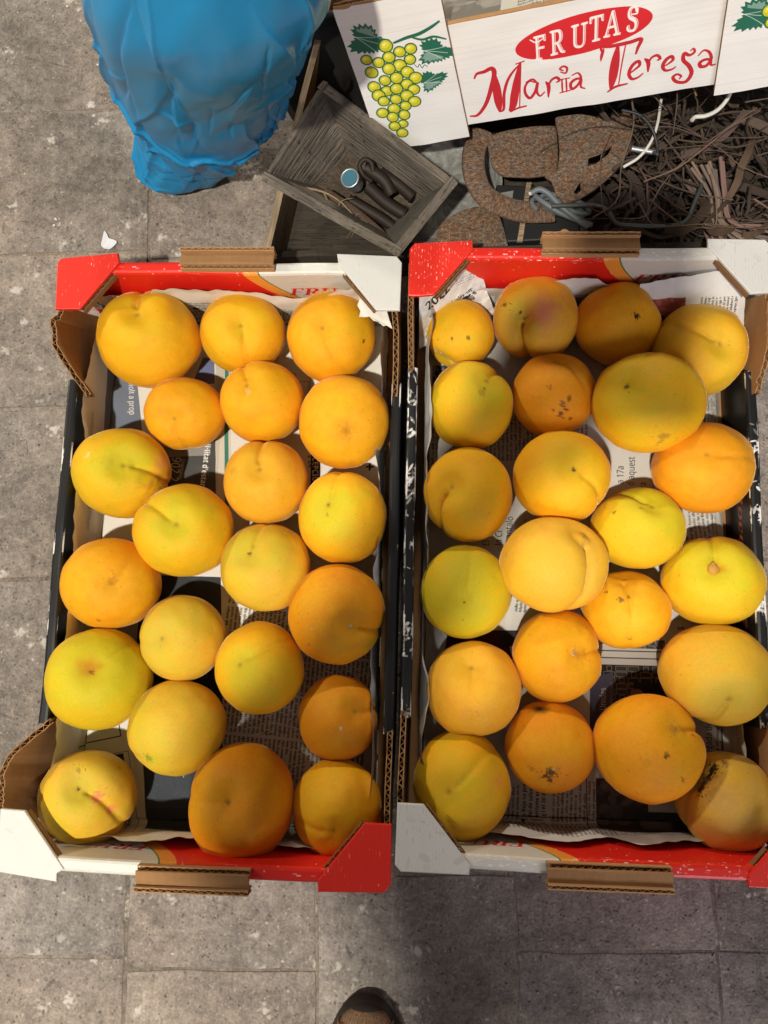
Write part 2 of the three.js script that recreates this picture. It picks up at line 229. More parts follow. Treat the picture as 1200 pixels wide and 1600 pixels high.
const linerRight = canvasTex(1360, 2040, (c, w, h) => {
  paperGround(c, w, h, 9, [204, 200, 193]); margins(c, w, h, 300);
  const at = (p, d, fn) => place(c, w, h, p, d, fn);
  poly(c, w, h, [[-0.1511, -0.3004], [-0.0703, -0.2741], [-0.0761, -0.2094], [-0.1186, -0.2091], [-0.1479, -0.1456]], '#dedad2');
  at([-0.1019, -0.2401], -30, () => { const r = rng(8); for (let i = 0; i < 26; i++) { c.fillStyle = r() < 0.6 ? '#1f1e1e' : '#77726c'; c.beginPath(); c.arc(r() * 46, r() * 22, 3 + 5 * r(), 0, 7); c.fill(); } });
  at([-0.1221, -0.1584], -90, () => halftone(c, -90, -16, 150, 60, 13, [52, 44, 52], [206, 190, 190]));
  // top right page
  poly(c, w, h, [[0.0689, -0.2423], [0.1057, -0.2746], [0.1779, -0.2878], [0.1683, -0.1369], [0.0794, -0.1854]], '#cbc8c2');
  at([0.0774, -0.2487], -10, () => halftone(c, 0, -60, 96, 160, 17, [38, 36, 40], [158, 78, 62]));
  at([0.0983, -0.188], -90, () => word(c, 'O', 20, '#e0ddd6'));
  at([0.1065, -0.1856], -97, () => { column(c, 0, 0, 10, 2, 8, 1); for (let i = 0; i < 2; i++) column(c, i * 118 - 30, 4, 106, 150, 17, 70 + i, 0.7); });
  at([0.1364, -0.1365], -90, () => column(c, -190, -60, 330, 180, 13, 73, 0.6));
  // body text across the middle
  at([-0.0872, -0.0847], -90, () => column(c, 0, -70, 180, 430, 13, 75, 0.6));
  at([-0.1291, -0.0358], -90, () => column(c, 40, -4, 250, 40, 12, 76, 0.55));
  poly(c, w, h, [[-0.1153, 0.0229], [-0.1103, -0.0361], [-0.0517, -0.0731], [-0.0342, -0.0257], [-0.0516, 0.056], [-0.1087, 0.0803]], '#cdc9c1');
  at([-0.0725, -0.0049], -88, () => word(c, 'El', 30, INK, 'sans-serif', 'normal')); at([-0.0615, -0.0057], -86, () => word(c, 'la Ci', 30, INK, 'sans-serif', 'normal')); at([-0.0522, -0.0124], -86, () => word(c, 'antaló', 30, INK, 'sans-serif', 'normal'));
  at([-0.0447, -0.0108], -80, () => column(c, 0, 0, 70, 24, 11, 81, 0.7));
  at([-0.0499, 0.0531], -84, () => column(c, 0, 0, 60, 44, 13, 82, 0.8));
  at([0.0491, -0.0646], -88, () => word(c, 'a 17a', 29, INK, 'sans-serif', 'normal')); at([0.0589, -0.063], -88, () => word(c, 'ó aquest', 29, INK, 'sans-serif', 'normal')); at([0.0693, -0.0602], -88, () => word(c, 'ra', 29, INK, 'sans-serif', 'normal'));
  at([0.0748, -0.0514], -88, () => column(c, 10, 0, 80, 8, 7, 83, 0.7));
  at([0.0979, -0.0177], -94, () => { for (let i = 0; i < 2; i++) column(c, i * 150 - 64, 4, 140, 190, 13.5, 84 + i, 0.6); });
  // pictures
  poly(c, w, h, [[-0.1146, 0.0719], [-0.0573, 0.0704], [-0.0516, 0.0957], [-0.1142, 0.0974]], '#4a1f22');
  poly(c, w, h, [[-0.063, 0.0706], [-0.0345, 0.0698], [-0.0345, 0.084], [-0.063, 0.0847]], '#2a2826');
  poly(c, w, h, [[-0.1331, 0.0666], [-0.1089, 0.0717], [-0.1151, 0.1143], [-0.1292, 0.1591]], '#b9bdc2');
  at([0.0267, 0.0739], 0, () => { c.fillStyle = '#cfcbc4'; c.fillRect(0, 0, 200, 62); c.fillStyle = '#35423c'; c.fillRect(0, 0, 60, 20); halftone(c, 90, 6, 100, 26, 31, [70, 66, 64], [200, 196, 190]); c.fillStyle = '#3b3836'; c.fillRect(0, 39, 200, 3); c.fillRect(0, 60, 190, 3); });
  at([0.0263, 0.098], 0, () => { c.fillStyle = '#26221f'; c.fillRect(0, 0, 200, 230); const r = rng(4); for (let j = 0; j < 6; j++) for (let i = 0; i < 5; i++) { const v = (i + j) % 3 === 0; c.fillStyle = r() < 0.5 ? '#3a332e' : '#241f1c'; c.fillRect(8 + i * 36 + (v ? 10 : 0), 4 + j * 17, v ? 14 : 32, 14); c.strokeStyle = '#8f8880'; c.lineWidth = 1.6; c.strokeRect(8 + i * 36 + (v ? 10 : 0), 4 + j * 17, v ? 14 : 32, 14); } c.fillStyle = '#201d1b'; c.fillRect(96, 50, 104, 180); c.fillStyle = '#7d6350'; c.beginPath(); c.ellipse(104, 82, 20, 13, 0, 0, 7); c.fill(); });
  poly(c, w, h, [[0.0166, 0.1106], [0.0368, 0.1044], [0.036, 0.1485], [0.0159, 0.16]], '#4d4a5c');
  at([0.0301, 0.1377], -89, () => word(c, 'Unides', 26, '#c9c6c8', 'sans-serif', 'normal')); at([0.0363, 0.1321], -88, () => word(c, 'WW I LA FAM', 13, '#8b8793', 'sans-serif', 'normal'));
  at([0.0998, 0.0664], -88, () => word(c, 'S', 26, INK));
  at([0.1199, 0.1729], -88, () => word(c, 'legada de', 27, INK, 'sans-serif', 'normal'));
  at([0.1127, 0.1785], -88, () => column(c, 0, 34, 170, 60, 13, 90, 0.6));
  poly(c, w, h, [[0.1364, 0.1562], [0.1686, 0.1062], [0.167, 0.1979], [0.1407, 0.1829]], '#d3d0ca');
  // foot of the sheet
  const item = ['Creu Roja va prestar el', 'servei de salvament i', 'socorrisme entre el 1', 'maig i el 30 de setem'];
  item.forEach((s, i) => at([[-0.0404, 0.2364][0] + i * 0.0056, [-0.0404, 0.2364][1]], -88, () => word(c, s, 16.5, INK, 'sans-serif', 'bold', 0.9)));
  at([-0.041, 0.2391], -88, () => { c.fillStyle = INK; c.fillRect(-8, -10, 10, 10); });
  at([-0.0608, 0.2377], -88, () => column(c, 0, 0, 120, 50, 13, 94, 0.6));
  at([-0.0185, 0.2377], -88, () => { column(c, 0, 0, 140, 170, 13, 95, 0.66); column(c, -160, -150, 140, 330, 13, 96, 0.66); });
  at([0.0121, 0.2403], -90, () => { c.fillStyle = '#38342f'; c.fillRect(-60, 0, 280, 2.5); });
  at([0.0204, 0.1949], 0, () => { halftone(c, 0, 0, 150, 220, 41, [66, 58, 55], [140, 122, 115]); c.fillStyle = '#3a3734'; c.fillRect(110, 90, 150, 130); c.strokeStyle = '#57524b'; c.lineWidth = 5; c.fillStyle = '#6f6960'; c.fillRect(126, 128, 88, 64); c.strokeRect(126, 128, 88, 64); });
});
const printedWall = (seed, wear) => canvasTex(1200, 860, (c, w, h) => {   // inside, rim and outside of an end wall
  const k = 4000, y = (m) => h - m * k, cx = w / 2, r = rng(seed);
  c.fillStyle = '#d2cec4'; c.fillRect(0, 0, w, h); 
  const curve = (o) => { c.beginPath(); c.moveTo(0, 0); c.lineTo(cx + o * k, 0); c.lineTo(cx + o * k, y(0.105)); c.quadraticCurveTo(cx + (o + 0.006) * k, y(0.08), cx + (o + 0.036) * k, y(0.045)); c.lineTo(cx + (o + 0.06) * k, h); c.lineTo(0, h); c.closePath(); c.fill(); };
  c.fillStyle = '#3c7a3a'; curve(0.0272); c.fillStyle = '#e9963a'; curve(0.0258); c.fillStyle = '#dc2417'; curve(0.0125);
  c.save(); c.translate(cx + 0.047 * k, y(0.058)); c.font = 'italic bold 84px serif'; c.lineWidth = 3; c.strokeStyle = '#cf2a22'; c.fillStyle = '#cf2a22'; c.fillText('FRU', 0, 0); c.restore();
  for (let i = 0; i < 260 * wear; i++) { const top = r() < 0.7, yy = top ? y(0.096 + 0.02 * r()) : y(0.04 + 0.07 * r()), x = r() * w; c.fillStyle = `rgba(244,238,230,${0.25 + 0.6 * r()})`; c.fillRect(x, yy, 1 + r() * (top ? 14 : 4), 1 + r() * (top ? 4 : 9)); }
  for (let i = 0; i < 12 * wear; i++) { c.strokeStyle = `rgba(236,214,200,${0.2 + 0.3 * r()})`; c.lineWidth = 1.2; c.beginPath(); let x = r() * w, q = y(0.03 + 0.07 * r()); c.moveTo(x, q); for (let j = 0; j < 4; j++) { x += 20 * (r() - 0.5); q += 16 * r(); c.lineTo(x, q); } c.stroke(); }
  for (let i = 0; i < 60; i++) { c.fillStyle = `rgba(90,84,76,${0.05 + 0.12 * r()})`; c.fillRect(cx + 0.03 * k + r() * 460, y(0.03 + 0.075 * r()), 2 + r() * 26, 1 + r() * 4); }
});
const flapTex = (seed, red, wear) => canvasTex(512, 512, (c, w, h) => {   // 10 cm of coated board
  const r = rng(seed); c.fillStyle = red ? '#d8281a' : '#cfcdc8'; c.fillRect(0, 0, w, h);
  for (let i = 0; i < 40; i++) { c.fillStyle = red ? `rgba(255,120,96,${0.05 + 0.06 * r()})` : `rgba(120,116,110,${0.03 + 0.04 * r()})`; c.fillRect(i * 13 + r() * 2, 0, 2, h); }
  for (let i = 0; i < 340 * wear; i++) { const x = Math.floor(r() * 40) * 13, e = r() * r(); c.fillStyle = red ? `rgba(248,238,230,${0.15 + 0.65 * r()})` : `rgba(96,88,78,${0.05 + 0.22 * r()})`; c.fillRect(x + r() * 5, (r() < 0.5 ? e : 1 - e) * h, 1 + 2.4 * r(), 2 + 22 * r() * r()); }
  for (let i = 0; i < 46 * wear; i++) { c.strokeStyle = red ? `rgba(248,228,218,${0.2 + 0.4 * r()})` : `rgba(120,110,98,${0.06 + 0.14 * r()})`; c.lineWidth = 0.8 + r(); c.beginPath(); const x = r() * w, y = r() * h; c.moveTo(x, y); c.lineTo(x + 60 * (r() - 0.5), y + 60 * (r() - 0.5)); c.stroke(); }
  if (!red) for (let i = 0; i < 18 * wear; i++) { c.fillStyle = `rgba(120,88,58,${0.04 + 0.08 * r()})`; c.beginPath(); c.ellipse(r() * w, r() * h, 4 + 26 * r(), 3 + 14 * r(), r() * 3, 0, 7); c.fill(); }
}, true, THREE.RepeatWrapping);
const blackWall = (seed, wear, text) => canvasTex(1200, 532, (c, w, h) => {
  const k = 4000, y = (m) => h - m * k, r = rng(seed); c.fillStyle = '#1b1b1c'; c.fillRect(0, 0, w, h);
  for (let i = 0; i < 500; i++) { c.fillStyle = `rgba(${r() < 0.5 ? '60,60,62' : '8,8,8'},0.25)`; c.fillRect(r() * w, r() * h, 2 + 20 * r(), 1 + 2 * r()); }
  let run = 0; for (let i = 0; i < 240 * wear; i++) { if (r() < 0.045) run = r(); const e = r() < 0.5 ? 0.0612 : 0.0703, x = (run + 0.05 * (r() - 0.5) * (0.3 + r()) + 1) % 1 * w; c.fillStyle = `rgba(232,230,224,${0.35 + 0.6 * r()})`; c.fillRect(x, y(e + 0.0016 * (r() - 0.5)), 4 + 70 * r() * r(), 1 + 6 * r() * r()); if (wear > 1 && r() < 0.2) { c.beginPath(); c.ellipse(x, y(0.062 + 0.009 * r()), 3 + 14 * r(), 1 + 5 * r(), r() * 3, 0, 7); c.fill(); } }
  if (text) { c.save(); c.font = 'italic bold 58px serif'; c.fillStyle = '#b5562c'; c.translate(w * 0.24, y(0.034)); c.scale(1.5, 1); c.fillText('Melocotón de', 0, 0); c.restore(); }
});

// ---------------------------------------------------------------- crates
// wall folded over its rim: local x along, +z to the inside; v runs up the inner face, over the rim, down the outer face
function foldedWall(len, h, t, wob) {
  const prof = [[t / 2, 0.004], [t / 2, h - 0.0025], [t / 2 - 0.001, h - 0.0006], [t / 2 - 0.0028, h], [-t / 2 + 0.0028, h], [-t / 2 + 0.001, h - 0.0006], [-t / 2, h - 0.0025], [-t / 2, 0.004]];
  const acc = [0]; for (let i = 1; i < prof.length; i++) acc.push(acc[i - 1] + Math.hypot(prof[i][0] - prof[i - 1][0], prof[i][1] - prof[i - 1][1]));
  const total = acc[acc.length - 1], n = 48, pos = [], uv = [], ix = [];
  for (let j = 0; j < prof.length; j++) for (let i = 0; i <= n; i++) { const s = i / n, [dz, dy] = wob(s, prof[j][1] / h); pos.push((s - 0.5) * len, prof[j][1] + dy, prof[j][0] + dz); uv.push(s, acc[j] / total); }
  for (let j = 0; j < prof.length - 1; j++) for (let i = 0; i < n; i++) { const a = j * (n + 1) + i, b = a + 1, c = a + n + 1, d = c + 1; ix.push(a, b, d, a, d, c); }
  for (const e of [0, n]) for (let j = 1; j < prof.length - 1; j++) { const a = e, b = j * (n + 1) + e, c = (j + 1) * (n + 1) + e; ix.push(...(e ? [a, c, b] : [a, b, c])); }
  const g = new THREE.BufferGeometry(); g.setAttribute('position', new THREE.Float32BufferAttribute(pos, 3)); g.setAttribute('uv', new THREE.Float32BufferAttribute(uv, 2)); g.setIndex(ix);
  const q = g.toNonIndexed(); q.computeVertexNormals(); return q;
}
// corrugated board seen on its edge: two liners and the wave between them
function board(foot, head, bottom, top, t, seed, pitch = 0.0062, rag = 0.002) {
  const len = head.reduce((a, p, i) => i ? a + Math.hypot(p[0] - head[i - 1][0], p[1] - head[i - 1][1]) : 0, 0), waves = Math.max(3, Math.round(len / pitch));
  const rg = (o) => (s) => top(s) + rag * noise(s * len * 160, seed + o, 3) + rag * 0.7 * noise(s * len * 500, seed + o, 7);
  return [ribbon(foot, head, 40, bottom, rg(0), 0.0007, t / 2 - 0.00035), ribbon(foot, head, 40, bottom, rg(4), 0.0007, -t / 2 + 0.00035), ribbon(Array.from({ length: 25 }, (_, i) => { const P = (path) => { const f = i / 24 * (path.length - 1), j = Math.min(path.length - 2, Math.floor(f)), k = f - j; return [lerp(path[j][0], path[j + 1][0], k), lerp(path[j][1], path[j + 1][1], k)]; }, A = P(foot), B = P(head); return [lerp(A[0], B[0], 0.5), lerp(A[1], B[1], 0.5)]; }), head, waves * 8, (s) => lerp(bottom(s), top(s), 0.5), (s) => top(s) - 0.0007 + rag * 0.4 * noise(s * len * 300, seed, 1), 0.0005, (s) => (t / 2 - 0.0009) * Math.sin(s * waves * 6.283))];
}
function crate(side, cfg) {
  const t = thing('fruit_crate', cfg.label, 'crate', cfg.at, cfg.turn, 'two printed cardboard peach crates');
  mesh('base', metreUV(new RoundedBoxGeometry(0.284, 0.004, 0.484, 2, 0.0015).translate(0, 0.0045, 0)), M.kraft, t);
  const endTex = printedWall(cfg.seed, cfg.wear);
  const endMat = std({ map: endTex, roughness: 0.42 });
  for (const k of [0, 1]) {
    const g = foldedWall(0.292, 0.1, 0.011, (s, v) => [0.0016 * noise(s * 4, k + cfg.seed, 2) * v, 0.0012 * noise(s * 5, k + 4 + cfg.seed, 3) * v]);
    const w = mesh('end_wall', g, endMat, t); w.position.set(0, 0, k ? 0.2425 : -0.2425); w.rotation.y = k ? Math.PI : 0;
    // hand tab of bare board, folded up over the rim
    const tab = new THREE.Group(); tab.name = 'hand_tab'; w.add(tab); tab.position.set(cfg.tab[k], 0.1, -0.0035);
    const W = cfg.tabW[k] / 2, up = 0.009;
    mesh('tab_face', metreUV(new RoundedBoxGeometry(2 * W, 0.0022, 0.0122, 2, 0.001).rotateX(-0.34).translate(0, up - 0.0022, -0.001)), M.kraft, tab);
    mesh('tab_edge', [...board([[-W, 0.0052], [W, 0.0052]], [[-W, 0.0052], [W, 0.0052]], () => -0.002, () => up - 0.0035, 0.0042, cfg.seed + k, 0.0062, 0.0006)], M.kraftPale, tab);
    mesh('tab_edge', [...board([[-W, -0.0082], [W, -0.0082]], [[-W, -0.0082], [W, -0.0084]], () => -0.004, () => up + 0.0012, 0.0036, cfg.seed + k + 9, 0.0062, 0.0009)], M.kraftPale, tab);
  }
  for (const k of [0, 1]) {
    const L = 0.298, g = foldedWall(L, 0.062, 0.0092, (s, v) => [0.0018 * noise(s * 3, k * 3 + cfg.seed, 5) * v, 0.0012 * noise(s * 6, k + cfg.seed, 8) * v]);
    const w = mesh('side_wall', g, std({ map: blackWall(cfg.seed * 3 + k, cfg.sideWear[k], cfg.text[k]), roughness: 0.36 }), t);
    w.position.set((k ? 1 : -1) * 0.1448, 0, -0.006); w.rotation.y = k ? -Math.PI / 2 : Math.PI / 2;
  }
  for (const b of cfg.corners) mesh('corner_wall', board(b.foot, b.head, () => 0.005, b.top, 0.0046, b.seed, 0.0058, 0.0032), M.kraft, t);
  for (const f of cfg.flaps) {
    const g = metreUV(plate(f.pts, 0.0985, 0.0036, 0.0008), 10, f.seed * 0.37, f.seed * 0.21);
    const p = g.attributes.position; for (let i = 0; i < p.count; i++) p.setY(i, p.getY(i) + 0.0012 * noise(p.getX(i) * 30, p.getZ(i) * 30, f.seed));
    const m = mesh('corner_flap', g, std({ map: flapTex(f.seed, f.red, f.wear), roughness: f.red ? 0.4 : 0.55 }), t);
    if (f.label) m.userData.label = f.label;
    // raw board showing under the slanting cut
    const a = f.cut[0], b = f.cut[1]; mesh('cut_edge', board([a, b], [a, b], () => 0.0925, () => 0.0982, 0.003, f.seed, 0.006, 0.0004), M.kraftDark, t);
  }
  return t;
}
const steady = (h) => () => h;
const tornDown = (h0, h1, seed) => (s) => lerp(h0, h1, smooth(0.45, 1, s)) + 0.004 * noise(s * 9, seed, 2);
crate('L', { label: 'left peach crate, open cardboard tray with red and white printed ends and black sides', at: [-0.1688, 0, -0.0557], turn: 0.00020, seed: 4, wear: 0.5, sideWear: [0.7, 0.4], text: [false, false], tab: [0.001, -0.002], tabW: [0.080, 0.086],
  corners: [
    { foot: [[-0.146, -0.236], [-0.146, -0.152]], head: [[-0.1398, -0.2082], [-0.1494, -0.196], [-0.1464, -0.1748], [-0.1355, -0.1532], [-0.1271, -0.1392]], top: tornDown(0.096, 0.066, 1), seed: 1 },
    { foot: [[0.1455, -0.236], [0.1455, -0.152]], head: [[0.1422, -0.2097], [0.1443, -0.1882], [0.1443, -0.1658], [0.1433, -0.1403]], top: tornDown(0.094, 0.07, 2), seed: 2 },
    { foot: [[0.1455, 0.236], [0.1455, 0.14]], head: [[0.147, 0.236], [0.146, 0.19], [0.146, 0.14]], top: tornDown(0.094, 0.068, 3), seed: 3 },
    { foot: [[-0.146, 0.236], [-0.146, 0.135]], head: [[-0.1566, 0.205], [-0.1591, 0.1901], [-0.1575, 0.1696], [-0.1456, 0.1524], [-0.1328, 0.1392]], top: tornDown(0.092, 0.07, 5), seed: 5 }],
  flaps: [
    { pts: [[-0.1477, -0.2458], [-0.1447, -0.2499], [-0.0951, -0.2546], [-0.0933, -0.2459], [-0.1245, -0.2041], [-0.1456, -0.2035]], cut: [[-0.0933, -0.245], [-0.1236, -0.2043]], red: true, wear: 0.35, seed: 2, label: 'red corner flap with faint white ribs' },
    { pts: [[0.0932, -0.2543], [0.1436, -0.2521], [0.1481, -0.2463], [0.1474, -0.2044], [0.1276, -0.2043], [0.0946, -0.2451]], cut: [[0.1263, -0.2062], [0.0931, -0.2454]], red: false, wear: 0.4, seed: 3, label: 'clean white corner flap' },
    { pts: [[0.1297, 0.2029], [0.15, 0.2031], [0.1506, 0.2464], [0.1459, 0.252], [0.096, 0.2535], [0.0957, 0.2449]], cut: [[0.0948, 0.2445], [0.1285, 0.2041]], red: true, wear: 0.25, seed: 4, label: 'red corner flap with a few white scuffs' },
    { pts: [[-0.1529, 0.2027], [-0.1335, 0.2034], [-0.0989, 0.2447], [-0.1041, 0.2482], [-0.1036, 0.2541], [-0.1508, 0.2486]], cut: [[-0.1338, 0.2051], [-0.0993, 0.2451]], red: false, wear: 0.25, seed: 5, label: 'white corner flap at the frame edge' }] });
crate('R', { label: 'right peach crate, scuffed cardboard tray with red and white ends and flaking black sides', at: [0.1341, 0, -0.0695], turn: -0.00020, seed: 7, wear: 1.5, sideWear: [1.9, 1.5], text: [false, true], tab: [0.001, -0.008], tabW: [0.080, 0.091],
  corners: [
    { foot: [[-0.146, -0.236], [-0.146, -0.15]], head: [[-0.147, -0.236], [-0.147, -0.19], [-0.146, -0.15]], top: tornDown(0.094, 0.068, 6), seed: 6 },
    { foot: [[0.1455, -0.236], [0.1455, -0.14]], head: [[0.1481, -0.2098], [0.1486, -0.1876], [0.1476, -0.1547], [0.1471, -0.133]], top: tornDown(0.094, 0.068, 7), seed: 7 },
    { foot: [[0.1455, 0.236], [0.1455, 0.14]], head: [[0.148, 0.236], [0.147, 0.19], [0.146, 0.14]], top: tornDown(0.094, 0.068, 8), seed: 8 },
    { foot: [[-0.146, 0.236], [-0.146, 0.137]], head: [[-0.147, 0.236], [-0.147, 0.19], [-0.146, 0.137]], top: tornDown(0.094, 0.068, 9), seed: 9 }],
  flaps: [
    { pts: [[-0.1487, -0.2452], [-0.1445, -0.2504], [-0.0961, -0.2522], [-0.0955, -0.2441], [-0.1276, -0.2043], [-0.1398, -0.2031], [-0.1489, -0.2036]], cut: [[-0.0942, -0.244], [-0.1259, -0.2045]], red: true, wear: 1.6, seed: 12, label: 'red corner flap scratched white along its edges' },
    { pts: [[0.0979, -0.2546], [0.144, -0.2535], [0.1484, -0.2485], [0.1465, -0.2077], [0.1306, -0.2066], [0.0977, -0.2478]], cut: [[0.1309, -0.2074], [0.0977, -0.2477]], red: false, wear: 1.2, seed: 13, label: 'grey-scuffed white corner flap' },
    { pts: [[0.1092, 0.2431], [0.1247, 0.226], [0.1288, 0.216], [0.1385, 0.2157], [0.134, 0.2514], [0.1088, 0.2511]], cut: [[0.1095, 0.2436], [0.1255, 0.2259]], red: true, wear: 1.8, seed: 14, label: 'red corner flap scratched almost bare' },
    { pts: [[-0.1488, 0.2014], [-0.1289, 0.2017], [-0.0938, 0.2434], [-0.0942, 0.2507], [-0.1452, 0.2504], [-0.1497, 0.2456]], cut: [[-0.1279, 0.2027], [-0.0926, 0.2438]], red: false, wear: 1.5, seed: 15, label: 'dirty white corner flap with a brown stain' }] });

// newspaper lining: lies on the base and turns up along the four walls
function liner(cfg) {
  const a = 0.1345, b = 0.2345, nu = 150, nv = 230, ext = 0.066, r0 = 0.006;
  const fold = (s, lim, e) => { const o = Math.abs(s) - lim; if (o <= 0) return [s, 0]; const l = o * e, q = Math.min(l, r0 * 1.571); const x = r0 * Math.sin(q / r0), y = r0 * (1 - Math.cos(q / r0)); return [Math.sign(s) * (lim + x - r0), y + Math.max(0, l - r0 * 1.571)]; };
  const U = (a + ext), W = (b + ext), uvs = [];
  const g = grid(nu, nv, (u, v) => {
    const s = (u * 2 - 1) * U, t = (v * 2 - 1) * W;
    const hs = cfg.height(s > 0 ? 'right' : 'left', t), ht = cfg.height(t > 0 ? 'near' : 'far', s);
    const [x, y1] = fold(s, a, hs / ext), [z, y2] = fold(t, b, ht / ext);
    const up = Math.max(y1, y2), k = smooth(0.004, 0.05, up);
    const wr = 0.0022 * fbm(s * 22, t * 22, cfg.seed, 3) + 0.0018 * Math.abs(noise(s * 50, t * 30, cfg.seed + 2));
    const wave = cfg.wave * k * (0.011 * (0.12 - Math.abs(noise(s * 9, t * 9, cfg.seed + 4))) + 0.0055 * noise(s * 21, t * 21, cfg.seed + 6) + 0.0012 * noise(s * 70, t * 70, cfg.seed));
    const inX = y1 > y2 ? -Math.sign(s) : 0, inZ = y2 > y1 ? -Math.sign(t) : 0;
    const lean = (0.002 + 0.006 * k) * 0.6;
    return [x + inX * (lean + Math.max(-0.002, wave)), 0.0078 + wr + up, z + inZ * (lean + Math.max(-0.002, wave))];
  }, (u, v) => { const s = (u * 2 - 1) * U, t = (v * 2 - 1) * W; return [0.5 + s / 0.4, 0.5 - t / 0.6]; });
  const m = mesh('newspaper_lining', g, std({ map: cfg.map, roughness: 0.93 }));
  m.position.set(...cfg.at); m.rotation.y = cfg.turn; return tag(m, cfg.label, 'newspaper', 'newspapers lining the crates');
}
const step = (list, x) => { for (let i = 1; i < list.length; i++) if (x <= list[i][0]) return lerp(list[i - 1][1], list[i][1], smooth(list[i - 1][0], list[i][0], x)); return list[list.length - 1][1]; };
const ragged = (x, s, k = 0.005) => k * 1.5 * noise(x * 17, s, 6) + k * 0.5 * noise(x * 40, s, 1) + k * 0.7 * noise(x * 110, s, 4);
liner({ map: linerLeft, at: [-0.1688, 0, -0.0557], turn: 0.00020, seed: 3, wave: 1.1, label: 'creased newspaper lining the left crate, printed with adverts on its left half',
  height: (w, q) => (w === 'left' ? step([[-0.3, 0.02], [-0.2, 0.05], [-0.12, 0.062], [0.02, 0.055], [0.12, 0.06], [0.25, 0.064]], q) : w === 'right' ? step([[-0.3, 0.062], [-0.1, 0.058], [0.06, 0.052], [0.2, 0.062], [0.3, 0.05]], q) : w === 'far' ? step([[-0.2, 0.05], [-0.11, 0.062], [-0.075, 0.074], [-0.07, 0.08], [0.0, 0.076], [0.05, 0.06], [0.07, 0.068], [0.1, 0.085], [0.2, 0.08]], q) : step([[-0.2, 0.06], [-0.11, 0.066], [-0.04, 0.07], [0.0, 0.06], [0.04, 0.056], [0.08, 0.064], [0.2, 0.06]], q)) + ragged(q, 3) });
liner({ map: linerRight, at: [0.1341, 0, -0.0695], turn: -0.00020, seed: 12, wave: 1.2, label: 'grey newspaper lining the right crate, columns of text and dark pictures at its foot',
  height: (w, q) => (w === 'left' ? step([[-0.3, 0.066], [0.05, 0.058], [0.2, 0.064], [0.3, 0.06]], q) : w === 'right' ? step([[-0.3, 0.03], [-0.1, 0.012], [0.08, 0.018], [0.14, 0.05], [0.3, 0.05]], q) : w === 'far' ? step([[-0.2, 0.05], [-0.1, 0.055], [-0.065, 0.05], [0.0, 0.072], [0.035, 0.062], [0.06, 0.06], [0.09, 0.05], [0.2, 0.05]], q) : step([[-0.2, 0.066], [-0.06, 0.06], [-0.01, 0.07], [0.02, 0.052], [0.04, 0.07], [0.08, 0.054], [0.2, 0.07]], q)) + ragged(q, 8) });

// loose sheets pushed into the far corners of the right crate
function leafSheet(A, B, C, D, w, h, draw, label, seed) {   // near left, near right, far right, far left
  const [a, b, c, d] = [A, B, C, D].map((p) => V(...p));
  const g = grid(40, 40, (u, v) => { const p = a.clone().lerp(b, u).lerp(d.clone().lerp(c, u), v); const e = Math.sin(v * Math.PI) * 0.006; p.y += -e + 0.0018 * noise(u * 5, v * 5, seed) + 0.002 * Math.abs(noise(u * 9, v * 3, seed + 2)) + 0.0015 * noise(u * 16, v * 16, seed); p.z += 0.001 * noise(u * 9, v * 9, seed + 5); return p.toArray(); });
  return tag(mesh('newspaper_sheet', g, std({ map: canvasTex(w, h, draw), roughness: 0.93, side: THREE.DoubleSide })), label, 'newspaper');
}
leafSheet([-0.0055, 0.018, -0.2581], [0.0648, 0.03, -0.2881], [0.045, 0.08, -0.3145], [-0.0058, 0.084, -0.2809], 420, 460, (c, w, h) => {
  paperGround(c, w, h, 51, [208, 205, 200]);
  c.save(); c.translate(60, 150); c.rotate(-0.42); word(c, '2022', 92, INK); c.restore();
  c.save(); c.translate(66, 216); c.rotate(-0.16); word(c, 'disputar el \'play-off\'', 36, INK); c.restore();
  const r = rng(8); for (let i = 0; i < 60; i++) { c.fillStyle = r() < 0.6 ? '#1f1e1e' : '#77726c'; c.beginPath(); c.arc(230 + r() * 120, 190 + r() * 60, 4 + 9 * r(), 0, 7); c.fill(); }
  column(c, 250, 30, 120, 60, 15, 4, 0.4); column(c, 40, 300, 330, 140, 15, 5, 0.6);
}, 'newspaper sheet headed 2022 tucked under the scratched red flap', 51);
leafSheet([0.2035, 0.02, -0.2497], [0.2909, 0.022, -0.2256], [0.269, 0.088, -0.307], [0.1837, 0.074, -0.2967], 560, 620, (c, w, h) => {
  paperGround(c, w, h, 52, [202, 199, 194]);
  halftone(c, 30, 120, 215, 330, 17, [38, 36, 40], [150, 76, 60]); halftone(c, 60, 120, 185, 110, 23, [128, 58, 46], [176, 96, 78]);
  c.save(); c.translate(222, 410); c.rotate(-1.57); word(c, 'O', 40, '#e0ddd6'); c.restore();
  c.save(); c.translate(262, 420); c.rotate(-1.57); column(c, 0, 0, 190, 12, 10, 3, 0.5); c.restore();
  for (let i = 0; i < 2; i++) { c.save(); c.translate(312, 330 + i * 240); c.rotate(-1.52); column(c, 0, 0, 200, 210, 20, 30 + i, 0.72); c.restore(); }
}, 'newspaper sheet with a dark red picture standing in the far right crate corner', 52);

